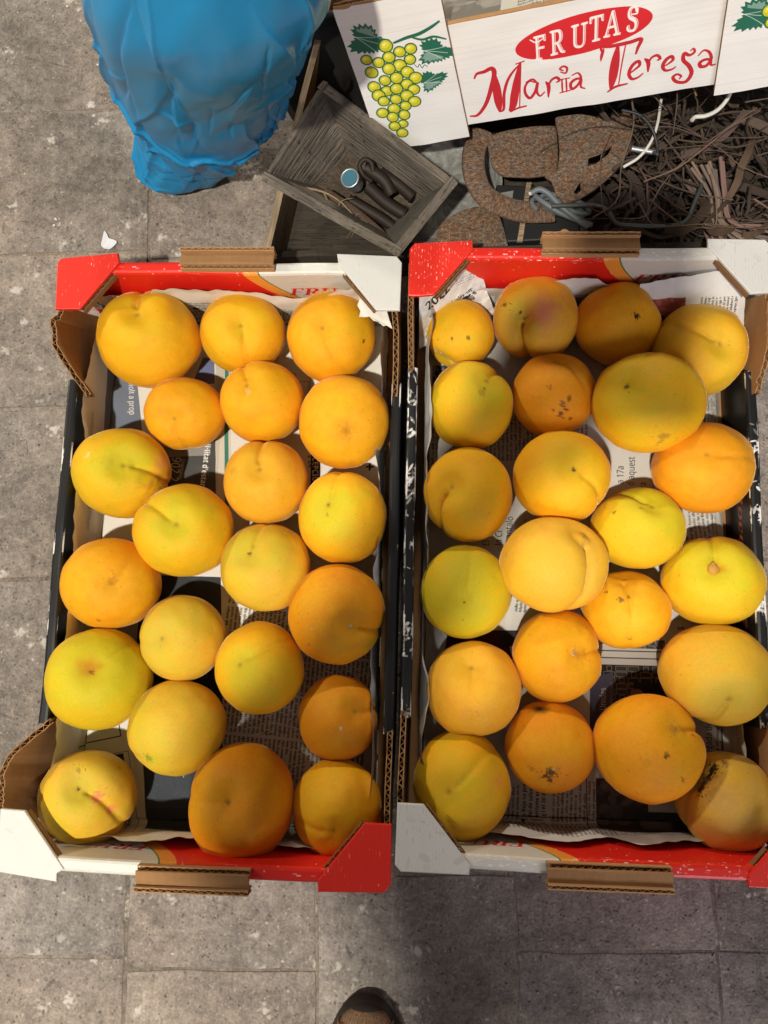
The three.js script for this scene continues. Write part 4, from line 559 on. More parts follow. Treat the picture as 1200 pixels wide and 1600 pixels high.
// ---------------------------------------------------------------- blue refuse sack
{
  const rings = [   // height, then the left and right rim of the sack there, depth against width
    [0.000, [-0.2876, 0, -0.4505], [-0.2159, 0, -0.4502], 0.55], [0.012, [-0.2918, 0.012, -0.4512], [-0.1991, 0.012, -0.4494], 0.7], [0.04, [-0.2812, 0.04, -0.4559], [-0.17, 0.04, -0.4525], 0.75], [0.08, [-0.2706, 0.08, -0.4644], [-0.1399, 0.08, -0.4467], 0.8],
    [0.13, [-0.2686, 0.13, -0.4671], [-0.1173, 0.13, -0.4416], 0.85], [0.18, [-0.2577, 0.18, -0.4535], [-0.0966, 0.18, -0.4337], 0.85], [0.24, [-0.2384, 0.24, -0.4232], [-0.0763, 0.24, -0.4156], 0.85], [0.3, [-0.2166, 0.3, -0.4001], [-0.0633, 0.3, -0.4015], 0.85], [0.36, [-0.1652, 0.36, -0.3757], [-0.0794, 0.36, -0.3736], 0.8], [0.4, [-0.1172, 0.4, -0.3563], [-0.1019, 0.4, -0.3558], 0.8]];
  const at = (v) => { const f = v * (rings.length - 1), i = Math.min(rings.length - 2, Math.floor(f)), k = f - i, Z = rings[Math.max(0, i - 1)], A = rings[i], B = rings[i + 1], D = rings[Math.min(rings.length - 1, i + 2)], cr = (z, a, b, d) => 0.5 * (2 * a + (b - z) * k + (2 * z - 5 * a + 4 * b - d) * k * k + (3 * a - z - 3 * b + d) * k ** 3), L = [0, 1, 2].map((j) => cr(Z[1][j], A[1][j], B[1][j], D[1][j])), R = [0, 1, 2].map((j) => cr(Z[2][j], A[2][j], B[2][j], D[2][j])); return { y: cr(Z[0], A[0], B[0], D[0]), cx: (L[0] + R[0]) / 2, cz: (L[2] + R[2]) / 2, rx: Math.hypot(R[0] - L[0], R[2] - L[2]) / 2, rz: lerp(A[3], B[3], k), tx: (R[0] - L[0]), tz: (R[2] - L[2]) }; };
  // folds: each a straight crease over the skin (angle, height), one flank steep and one gentle
  const r = rng(23), folds = [];
  const fold = (a, y, dir, len, w, h) => folds.push([a, y, Math.cos(dir), Math.sin(dir), len, w, h]);
  for (let k = 0; k < 34; k++) { const y = 0.004 + 0.1 * r(); fold(r() * 0.7 - 0.35, y, (r() - 0.45) * 0.7, 0.05 + 0.08 * r(), 0.0018 + 0.003 * r(), (r() < 0.6 ? 1 : -1) * (0.0014 + 0.0028 * r())); }
  for (let k = 0; k < 34; k++) { const y = 0.03 + 0.2 * r(); fold(r() * 0.7 - 0.35, y, 0.9 + 1.3 * (r() - 0.5), 0.06 + 0.09 * r(), 0.0025 + 0.006 * r(), (r() < 0.55 ? 1 : -1) * (0.002 + 0.004 * r())); }
  for (let k = 0; k < 26; k++) { const y = 0.1 + 0.2 * r(); fold(r() * 0.7 - 0.35, y, 1.5 + 0.8 * (r() - 0.5), 0.05 + 0.1 * r(), 0.003 + 0.007 * r(), (r() < 0.6 ? 1 : -1) * (0.0025 + 0.0045 * r())); }
  for (let k = 0; k < 40; k++) { const y = 0.09 + 0.16 * r(); fold(r() * 0.7 - 0.35, y, r() * 3.1, 0.02 + 0.04 * r(), 0.0012 + 0.0025 * r(), (r() < 0.55 ? 1 : -1) * (0.001 + 0.0022 * r())); }
  const body = grid(420, 300, (u, v) => {
    const o = at(v), a = u * Math.PI * 2, l = Math.hypot(o.tx, o.tz), ex = [o.tx / l, o.tz / l], ez = [-ex[1], ex[0]];
    const ca = Math.cos(a), sa = Math.sin(a), px = ca * 0.11, pz = sa * 0.11, y = o.y;
    let d = 0.007 * noise(px * 9, y * 8 + px * 4, pz * 9) + 0.0024 * noise(px * 24, y * 20 - px * 12, pz * 24);
    const around = (u - 0.25 > 0.5 ? u - 1.25 : u - 0.25) * 0.66;
    for (const [fa, fy, c, s, len, w, h] of folds) { const da = around - fa, dy = y - fy; if (Math.abs(da) > 0.14 || Math.abs(dy) > 0.14) continue; const q = da * c + dy * s + 0.004 * Math.sin(da * 60 + fy * 200), p = -da * s + dy * c + 0.003 * Math.sin(q * 55 + fa * 90); const e = 1 - (q / len) ** 2; if (e > 0) d += h * e * Math.exp(-Math.abs(p) / (p > 0 ? w * 0.45 : w * 1.8)); }
    const k = smooth(0, 0.02, v) * (0.6 + 0.4 * smooth(0, 0.3, v));
    const R = 1 + d * k / o.rx;
    const X = ca * o.rx * R, Z = sa * o.rx * o.rz * R;
    return [o.cx + ex[0] * X + ez[0] * Z, y + 0.003 * k * noise(px * 40, y * 40, pz * 40) + 0.001, o.cz + ex[1] * X + ez[1] * Z];
  });
  const bagMat = new THREE.MeshPhysicalMaterial({ color: new THREE.Color().setRGB(0.016, 0.225, 0.47), roughness: 0.26, specularIntensity: 0.42, side: THREE.DoubleSide });
  const bag = thing('refuse_sack', 'full blue plastic refuse sack standing crumpled on the concrete at the upper left', 'bag');
  mesh('sack_film', mergeVertices(body), bagMat, bag);
  const seam = [[-0.2876, 0.004, -0.4424], [-0.2747, 0.02, -0.4419], [-0.2718, 0.035, -0.4498], [-0.2728, 0.05, -0.4603], [-0.2705, 0.07, -0.4626], [-0.2705, 0.09, -0.4672]];
  mesh('welded_seam', tube(seam, 0.0016, 60, 6, (t) => 1 - 0.5 * t), bagMat, bag);
}

// ---------------------------------------------------------------- low tray of scrap behind the crates
{
  const t = thing('wooden_tray', 'low wooden tray on the floor holding scrap iron and dry vines', 'tray');
  const A = [-0.147, 0.05, -0.3379], B = [-0.1206, 0.05, -0.4891], C = [-0.0989, 0.05, -0.5976], D = [-0.0906, 0.05, -0.6466];
  mesh('side_board', ribbon([A, B, C, D].map((p) => [p[0] + 0.002, p[2]]), [A, B, C, D].map((p) => [p[0], p[2]]), 20, () => 0.001, () => 0.052, 0.006), M.woodPale, t);
  const F0 = [-0.147, 0.05, -0.3379], F1 = [0.4154, 0.05, -0.352];
  mesh('front_board', ribbon([[F0[0], F0[2]], [F1[0], F1[2]]], [[F0[0], F0[2]], [F1[0], F1[2]]], 20, () => 0.001, () => 0.046, 0.006), M.woodDark, t);
  const q = [A, D, [0.5333, 0.004, -0.7452], [0.5006, 0.004, -0.3458]].map((p) => [p[0], p[2]]); q[3] = [q[2][0], F1[2]];
  mesh('bottom_board', metreUV(plate(q, 0.0006, 0.004)), M.woodDark, t);
}
{
  const c = [-0.0881, 0.045, -0.5208]; const g = new THREE.LatheGeometry([[0.0001, 0], [0.052, 0], [0.056, 0.003], [0.057, 0.012], [0.054, 0.016], [0.05, 0.013], [0.046, 0.006], [0.012, 0.0055], [0.008, 0.009], [0.0001, 0.009]].map(([x, y]) => new THREE.Vector2(x, y)), 56);
  const m = mesh('pan_lid', g, M.rubber); m.position.set(c[0], 0.032, c[2] - 0.004); m.rotation.set(0.5, 0, 0.1); tag(m, 'round black lid leaning behind the grey wooden box', 'lid');
}
{
  const c = [0.0069, 0.02, -0.4252]; const g = new THREE.LatheGeometry([[0.0001, 0], [0.045, 0], [0.056, 0.004], [0.062, 0.013], [0.0645, 0.0145], [0.0645, 0.0155], [0.0615, 0.0155], [0.055, 0.0055], [0.045, 0.0016], [0.0001, 0.0016]].map(([x, y]) => new THREE.Vector2(x, y)), 64);
  const m = mesh('metal_plate', g, M.zinc); m.position.set(c[0], 0.006, c[2]); m.rotation.x = 0.05; tag(m, 'shallow grey metal plate half under the corner of the wooden box', 'plate');
}
// grey wooden box with flared sides and what lies in it
{
  const rim = [[-0.146, 0.092, -0.3832], [-0.094, 0.098, -0.4744], [0.0263, 0.085, -0.3845], [-0.025, 0.078, -0.3189]];
  const foot = [[-0.1118, 0.03, -0.4095], [-0.0719, 0.03, -0.452], [-0.0002, 0.026, -0.3998], [-0.0409, 0.024, -0.3631]];
  const box = thing('wooden_box', 'old grey wooden box with flared sides, tilted in the scrap tray', 'wooden box');
  const board2 = (a, b, c, d, t) => {   // a slab between four corners, t thick to the outside
    const P = [a, b, c, d].map((p) => V(...p)), n = P[1].clone().sub(P[0]).cross(P[3].clone().sub(P[0])).normalize().multiplyScalar(t);
    const at = (u, v, k) => { const e = 0.0009 * noise(u * 7 + a[0] * 50, v * 7, k), p = P[0].clone().lerp(P[1], u).lerp(P[3].clone().lerp(P[2], u), v); return p.addScaledVector(n, k + e * 20).toArray(); };
    const len = P[0].distanceTo(P[1]), hgt = P[0].distanceTo(P[3]); const uvf = (u, v) => [u * len, v * hgt];
    return merge([grid(24, 8, (u, v) => at(u, v, 0), uvf), grid(24, 8, (u, v) => at(u, v, -1), uvf), grid(24, 2, (u, v) => at(u, 0, -v), (u, v) => [u * len, v * t]), grid(24, 2, (u, v) => at(u, 1, -v), (u, v) => [u * len, v * t]), grid(8, 2, (u, v) => at(0, u, -v), (u, v) => [u * hgt, v * t]), grid(8, 2, (u, v) => at(1, u, -v), (u, v) => [u * hgt, v * t])]);
  };
  for (let k = 0; k < 4; k++) mesh('side_board', board2(rim[k], rim[(k + 1) % 4], foot[(k + 1) % 4], foot[k], k === 0 ? 0.005 : 0.0085), M.wood, box);
  mesh('bottom_board', board2(foot[3], foot[2], foot[1], foot[0], 0.007), M.wood, box);
  { const c4 = foot.map((p) => V(...p)); mesh('dirt', grid(40, 40, (u, v) => { const p = c4[0].clone().lerp(c4[1], u).lerp(c4[3].clone().lerp(c4[2], u), v); const e = Math.min(u, v, 1 - u, 1 - v); p.y += 0.0035 + 0.006 * fbm(u * 5, v * 5, 3, 4) + 0.004 * (1 - smooth(0, 0.25, e)); return p.toArray(); }, (u, v) => [u * 0.14, v * 0.12]), std({ map: concMap, bumpMap: concBump, bumpScale: 0.003, color: new THREE.Color().setRGB(0.42, 0.37, 0.31), roughness: 1 }), box); }
  // pieces lying in it
  const pipes = [
    [[[-0.0575, 0.055, -0.4186], [-0.0409, 0.05, -0.4088], [-0.0337, 0.045, -0.3984]], 0.0058, 'upper short grey iron pipe by the blue capped tin'], [[[-0.0448, 0.047, -0.4184], [-0.0279, 0.045, -0.408], [-0.014, 0.043, -0.3963]], 0.0058, 'short grey iron pipe nearest the right side of the wooden box'],
    [[[-0.056, 0.045, -0.4055], [-0.0378, 0.042, -0.3905], [-0.0215, 0.04, -0.3807]], 0.006, 'middle grey iron pipe in the wooden box'], [[[-0.0739, 0.042, -0.3945], [-0.0467, 0.038, -0.38], [-0.0254, 0.036, -0.3657]], 0.0052, 'long dark iron bar lying lowest in the wooden box']];
  for (const [p, r, l] of pipes) {
    const t = thing('iron_pipe', l, 'pipe'); const c = new THREE.CatmullRomCurve3(p.map((q) => V(...q)));
    mesh('pipe_wall', tube(p, r, 20, 14), M.iron, t);
    const e = c.getPoint(1), d = c.getTangent(1); const ring = new THREE.TorusGeometry(r * 0.82, r * 0.24, 8, 20); const m = mesh('pipe_mouth', ring, M.iron, t); m.position.copy(e); m.lookAt(e.clone().add(d));
    const bore = mesh('pipe_bore', new THREE.CircleGeometry(r * 0.66, 18), M.black, t); bore.position.copy(e).addScaledVector(d, 0.0004); bore.lookAt(bore.position.clone().add(d));
  }
  const stick = mesh('dry_stick', tube([[-0.0953, 0.05, -0.3975], [-0.0712, 0.047, -0.38], [-0.0489, 0.044, -0.3626], [-0.0326, 0.043, -0.3492]], 0.0062, 40, 9, (t) => 0.7 + 0.35 * Math.sin(t * 3)), M.rust); tag(stick, 'knotty brown stick along the lower side of the wooden box', 'stick');
  const roots = []; { const r = rng(31); const main = [[-0.1154, 0.066, -0.3929], [-0.0954, 0.062, -0.3902], [-0.0797, 0.058, -0.3831], [-0.0654, 0.055, -0.3691], [-0.0483, 0.052, -0.357]]; roots.push(tube(main, 0.0011, 40, 6, (t) => 1.15 - 0.8 * t)); for (let k = 0; k < 13; k++) { const b = main[Math.floor(r() * 4)], n = [b[0] + (r() - 0.5) * 0.035, b[1] + 0.004 * r(), b[2] + (r() - 0.1) * 0.03]; roots.push(tube([b, [lerp(b[0], n[0], 0.5) + 0.004 * (r() - 0.5), b[1] + 0.002, lerp(b[2], n[2], 0.5) + 0.004 * (r() - 0.5)], n], 0.0005, 14, 5, (t) => 1.1 - 0.8 * t)); } }
  tag(mesh('dry_root', roots, M.woodPale), 'thin pale dry root with fine branching hairs in the wooden box', 'root');
  const c = [-0.0702, 0.062, -0.4084], tin = thing('small_tin', 'small round tin with a blue lid standing in the wooden box', 'tin', [c[0], c[1] - 0.012, c[2]]);
  tin.rotation.set(0.25, 0, 0.2);
  mesh('tin_body', new THREE.CylinderGeometry(0.0082, 0.0082, 0.016, 32), M.steel, tin); mesh('tin_rim', new THREE.TorusGeometry(0.0079, 0.0012, 10, 36).rotateX(Math.PI / 2).translate(0, 0.0085, 0), M.steel, tin);
  mesh('blue_lid', new THREE.CylinderGeometry(0.0068, 0.0072, 0.0016, 32).translate(0, 0.0086, 0), std({ color: new THREE.Color().setRGB(0.035, 0.15, 0.21), roughness: 0.6 }), tin);
  const h = [[-0.0526, 0.052, -0.407], [-0.06, 0.058, -0.4103], [-0.0628, 0.062, -0.4166], [-0.0581, 0.064, -0.421], [-0.0523, 0.062, -0.4191], [-0.0506, 0.058, -0.4128]];
  tag(mesh('iron_hook', tube(h, 0.0022, 40, 8), M.iron), 'dark iron hook with a looped eye beside the blue capped tin', 'hook');
}
// rusty iron
{
  const hump = (g, k) => { const p = g.attributes.position; g.computeBoundingBox(); const b = g.boundingBox, cx = (b.min.x + b.max.x) / 2, cz = (b.min.z + b.max.z) / 2, w = (b.max.x - b.min.x) / 2, d = (b.max.z - b.min.z) / 2; for (let i = 0; i < p.count; i++) { const u = (p.getX(i) - cx) / w, v = (p.getZ(i) - cz) / d; p.setY(i, p.getY(i) + k * (1 - u * u) * (1 - 0.5 * v * v) + 0.0008 * noise(p.getX(i) * 60, p.getZ(i) * 60, 3)); } g.computeVertexNormals(); return g; };
  const pl = (o, y, h, k = 0, holes = []) => metreUV(hump(plate(o, y, h, 0.0008, holes), k));
  tag(mesh('hoe_blade', pl(smoothOutline([[0.0544, -0.4508], [0.0768, -0.4571], [0.1156, -0.462], [0.1194, -0.4337], [0.1164, -0.4146], [0.0943, -0.4096], [0.071, -0.411], [0.0592, -0.42]], 60, 0.25), 0.048, 0.0026, 0.006), M.rust), 'pitted rusty hoe blade under the front of the white fruit box', 'hoe blade');
  const hoop = [[0.0486, 0.05, -0.4581], [0.0415, 0.052, -0.4341], [0.0429, 0.052, -0.4117], [0.0519, 0.05, -0.3939], [0.0715, 0.048, -0.383], [0.0949, 0.047, -0.3785], [0.1158, 0.047, -0.3797]].map((p) => V(...p));
  { const c = new THREE.CatmullRomCurve3(hoop), n = 60, g = grid(n, 10, (u, v) => { const p = c.getPoint(u), t = c.getTangent(u), s = V(t.z, 0, -t.x).normalize(), a = v * 6.2832, w = 0.0105 * (1 + 0.12 * noise(u * 6, 2, 3)); return p.addScaledVector(s, Math.cos(a) * w).add(V(0, Math.sin(a) * 0.0034, 0)).toArray(); }, (u, v) => [u * 0.25, v * 0.03]); tag(mesh('iron_hoop', g, M.rust), 'curved flat rusty iron hoop in front of the hoe blade', 'hoop'); }
  tag(mesh('plough_share', pl(smoothOutline([[0.115, -0.4627], [0.1364, -0.465], [0.1536, -0.4611], [0.161, -0.4572], [0.1726, -0.4622], [0.1773, -0.4698], [0.1852, -0.4634], [0.1849, -0.4488], [0.1811, -0.4299], [0.1716, -0.4131], [0.1583, -0.3988], [0.1474, -0.3896], [0.136, -0.3822], [0.1235, -0.3785], [0.1156, -0.3859], [0.1111, -0.3996], [0.1054, -0.4059], [0.1089, -0.4096], [0.1158, -0.4096], [0.1182, -0.4271], [0.1172, -0.4461]], 110, 0.15), 0.058, 0.0028, 0.006, [[[0.1422, -0.4213], [0.1525, -0.425], [0.1658, -0.4338], [0.1616, -0.4231], [0.15, -0.4132], [0.142, -0.4107]], [[0.1287, -0.3878], [0.1362, -0.3989], [0.1383, -0.3896], [0.1326, -0.3847]]]), M.rust), 'large rusty ploughshare with a slot and a notch, beside the tangle of dry vines', 'ploughshare');
  tag(mesh('rusty_disc', pl(smoothOutline([[0.0053, -0.3586], [0.0135, -0.3754], [0.0284, -0.3857], [0.0464, -0.3922], [0.0602, -0.3896], [0.0686, -0.3799], [0.0735, -0.3638], [0.0723, -0.3497], [0.0078, -0.3497]], 50, 0.3), 0.028, 0.0035, 0.006), M.rust), 'rusty sheet-iron disc just behind the red rim of the right crate', 'iron disc');
  const cs = thing('black_case', 'flat black case with a bright metal edge behind the right crate', 'case');
  mesh('case_body', metreUV(plate([[0.0649, -0.4169], [0.1423, -0.4141], [0.1417, -0.3625], [0.0747, -0.3587]], 0.006, 0.024, 0.0015)), M.black, cs);
  mesh('metal_edge', metreUV(plate([[0.0927, -0.417], [0.0974, -0.417], [0.089, -0.3578], [0.0837, -0.3578]], 0.03, 0.004, 0.0006)), M.woodPale, cs);
  mesh('grey_panel', metreUV(plate([[0.0682, -0.4067], [0.0807, -0.4092], [0.0789, -0.395], [0.0706, -0.3924]], 0.03, 0.003, 0.0006)), M.zinc, cs);
}
// dry vines, roots and bits of strap: one uncountable tangle
{
  const r = rng(99), list = [], twigs = [], zMax = [0.2447, 0.06, -0.3502][2];
  const put = (px, py, h, len, ang, rad, bend, tone, flat) => {
    const a = px, n = 5, pts = []; let x = a[0], z = a[1], y = h, t = ang; for (let i = 0; i < n; i++) { pts.push([x, y, z]); x += Math.cos(t) * len / n; z = Math.min(zMax, z + Math.sin(t) * len / n); y = clamp(y + (r() - 0.5) * 0.012, 0.012, 0.1); t += (r() - 0.5) * bend; }
    let g; if (flat) { const c = new THREE.CatmullRomCurve3(pts.map((p) => V(...p))), w = rad * 2.4, tw = r() * 3; g = merge([1, -1].map((s) => grid(16, 2, (u, v) => { const p = c.getPoint(u), q = c.getTangent(u), sd = V(q.z, 0.8 * Math.sin(tw + u * 2), -q.x).normalize(); return p.addScaledVector(sd, (v - 0.5) * w).add(V(0, s * 0.0006, 0)).toArray(); }))); } else g = tube(pts, rad, 18, 6, (q) => 1.1 - 0.45 * q + 0.15 * Math.sin(q * 21 + x * 90));
    const k = tone * (0.3 + 0.5 * r()); tintGeo(g, 0.125 * k * (1 + 0.25 * r()), 0.092 * k, 0.064 * k * (0.8 + 0.4 * r())); list.push(g);  // twig and strap colours darkened to carry the shade lying over the heap
  };
  const spot = () => { const x = r(), y = r(); return [lerp(0.1588, 0.398, x), lerp(-0.5216, -0.3545, y)]; };
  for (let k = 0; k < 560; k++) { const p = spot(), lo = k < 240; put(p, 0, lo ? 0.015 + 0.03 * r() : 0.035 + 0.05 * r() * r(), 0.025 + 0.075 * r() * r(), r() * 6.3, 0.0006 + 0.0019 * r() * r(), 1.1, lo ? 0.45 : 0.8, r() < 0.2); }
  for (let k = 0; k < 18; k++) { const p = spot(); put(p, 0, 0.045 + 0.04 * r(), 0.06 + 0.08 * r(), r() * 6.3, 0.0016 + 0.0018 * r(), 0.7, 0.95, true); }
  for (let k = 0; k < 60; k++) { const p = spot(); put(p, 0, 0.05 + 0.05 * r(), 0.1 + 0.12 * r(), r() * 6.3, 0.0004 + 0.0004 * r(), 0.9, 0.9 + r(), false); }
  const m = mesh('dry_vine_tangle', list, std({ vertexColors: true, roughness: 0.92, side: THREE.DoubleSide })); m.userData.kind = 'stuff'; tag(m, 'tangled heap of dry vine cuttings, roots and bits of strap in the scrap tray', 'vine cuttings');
  const b = thing('twig_bundle', 'bundle of brown vine twigs tied round its neck behind the far right crate corner', 'twig bundle');
  for (let k = 0; k < 22; k++) { const s = (k / 21 - 0.5), y = 0.05 + 0.012 * Math.sin(k * 2.3); const A = [0.2568, 0.055, -0.3731]; twigs.push(tintGeo(tube([[A[0] - 0.012 + s * 0.03 + 0.004 * r(), y + 0.008, A[2] - 0.045 + 0.01 * r()], [A[0] + s * 0.014, y + 0.004, A[2] - 0.012], [A[0] + 0.004 + s * 0.016, y, A[2] + 0.01], [A[0] + 0.03 + s * 0.03, y - 0.006, A[2] + 0.026 - s * 0.03], [A[0] + 0.085, y - 0.012, A[2] + 0.035 - s * 0.045]], 0.0010 + 0.0008 * r(), 30, 7, (t) => 1.1 - 0.4 * t), 0.2 * (0.7 + 0.5 * r()), 0.14 * (0.7 + 0.4 * r()), 0.1)); }
  const tw = std({ vertexColors: true, roughness: 0.9 }); for (const g of twigs) mesh('twig', g, tw, b);
  { const A = [0.2568, 0.055, -0.3731]; const g = []; for (let k = 0; k < 3; k++) g.push(new THREE.TorusGeometry(0.0125, 0.0013, 8, 30).scale(1, 0.75, 1).rotateY(0.15).translate(A[0] + 0.001, 0.052, A[2] - 0.004 + k * 0.0024)); mesh('binding', g, M.rust, b); }
}
// wires and cables
tag(mesh('white_wire', tube([[0.2028, 0.085, -0.4627], [0.1988, 0.085, -0.4388], [0.1935, 0.083, -0.4238], [0.1836, 0.08, -0.4112], [0.1707, 0.078, -0.4035]], 0.0013, 40, 8), M.whiteWire), 'thin white wire curving down between the ploughshare and the dry vines', 'wire');
tag(mesh('white_wire', tube([[0.255, 0.11, -0.4602], [0.2543, 0.1, -0.4534], [0.2468, 0.095, -0.4452], [0.2372, 0.093, -0.4413], [0.2288, 0.092, -0.4409], [0.226, 0.092, -0.4379]], 0.0018, 40, 8), M.whiteWire), 'hooked white wire poking out from under the right end of the fruit box', 'wire');
tag(mesh('steel_wire', tube([[0.1103, 0.066, -0.3737], [0.1261, 0.066, -0.3743], [0.1514, 0.066, -0.3737], [0.1597, 0.066, -0.3688], [0.1662, 0.066, -0.3578], [0.179, 0.066, -0.3554], [0.2206, 0.066, -0.356], [0.2285, 0.066, -0.3608], [0.2345, 0.066, -0.3747], [0.2426, 0.064, -0.3942], [0.248, 0.06, -0.414]], 0.0021, 90, 8), std({ color: new THREE.Color().setRGB(0.09, 0.105, 0.1), roughness: 0.45, metalness: 0.5 })), 'bent dark green-grey steel rod lying across the front of the vine tangle', 'rod');
tag(mesh('black_wire', tube([[0.1675, 0.09, -0.4495], [0.1821, 0.092, -0.4431], [0.1923, 0.09, -0.4323], [0.1975, 0.086, -0.4217], [0.1985, 0.084, -0.4134], [0.1946, 0.084, -0.4128]], 0.0014, 40, 8), M.black), 'bent black wire running down to the grey pin', 'wire');
tag(mesh('metal_pin', tube([[0.1777, 0.08, -0.4198], [0.2003, 0.08, -0.4154]], 0.0022, 10, 10), M.steel), 'short grey metal pin lying on the dry vines', 'pin');
{
  const pts = []; for (let i = 0; i <= 60; i++) { const t = i / 60, a = t * 6.283 * 2.1 + 2.4, k = 1 - 0.15 * t; const c = [0.1165, 0.05, -0.3812]; pts.push([c[0] + Math.cos(a) * 0.022 * k + 0.012 * t, 0.048 + 0.012 * t + 0.004 * Math.sin(a), c[2] + Math.sin(a) * 0.011 * k + 0.6 * Math.cos(a) * 0.011]); }
  const d = thing('grey_cable', 'grey cable coiled in front of the ploughshare, one end sticking up', 'cable');
  const cable = std({ color: new THREE.Color().setRGB(0.13, 0.155, 0.165), roughness: 0.5 });
  mesh('cable', [tube(pts, 0.0024, 160, 8), tube([[0.0925, 0.064, -0.3873], [0.099, 0.066, -0.3898], [0.107, 0.066, -0.386], [0.1185, 0.064, -0.3749], [0.1356, 0.06, -0.363], [0.144, 0.055, -0.3603]], 0.0027, 50, 8), tube([[0.0965, 0.06, -0.3872], [0.1053, 0.062, -0.3785], [0.1215, 0.06, -0.3692], [0.148, 0.055, -0.3615]], 0.0025, 50, 8)], cable, d);
  mesh('cable_tip', tube([[0.0931, 0.064, -0.3873], [0.0902, 0.064, -0.3867]], 0.0017, 4, 8), M.whiteWire, d);
}
{ const c = [0.1217, 0.07, -0.3484]; tag(mesh('cork', new THREE.CylinderGeometry(0.0042, 0.0036, 0.02, 18).translate(c[0], 0.055, c[2]), M.kraftPale), 'small pale wooden plug standing behind the hand tab of the right crate', 'plug'); }

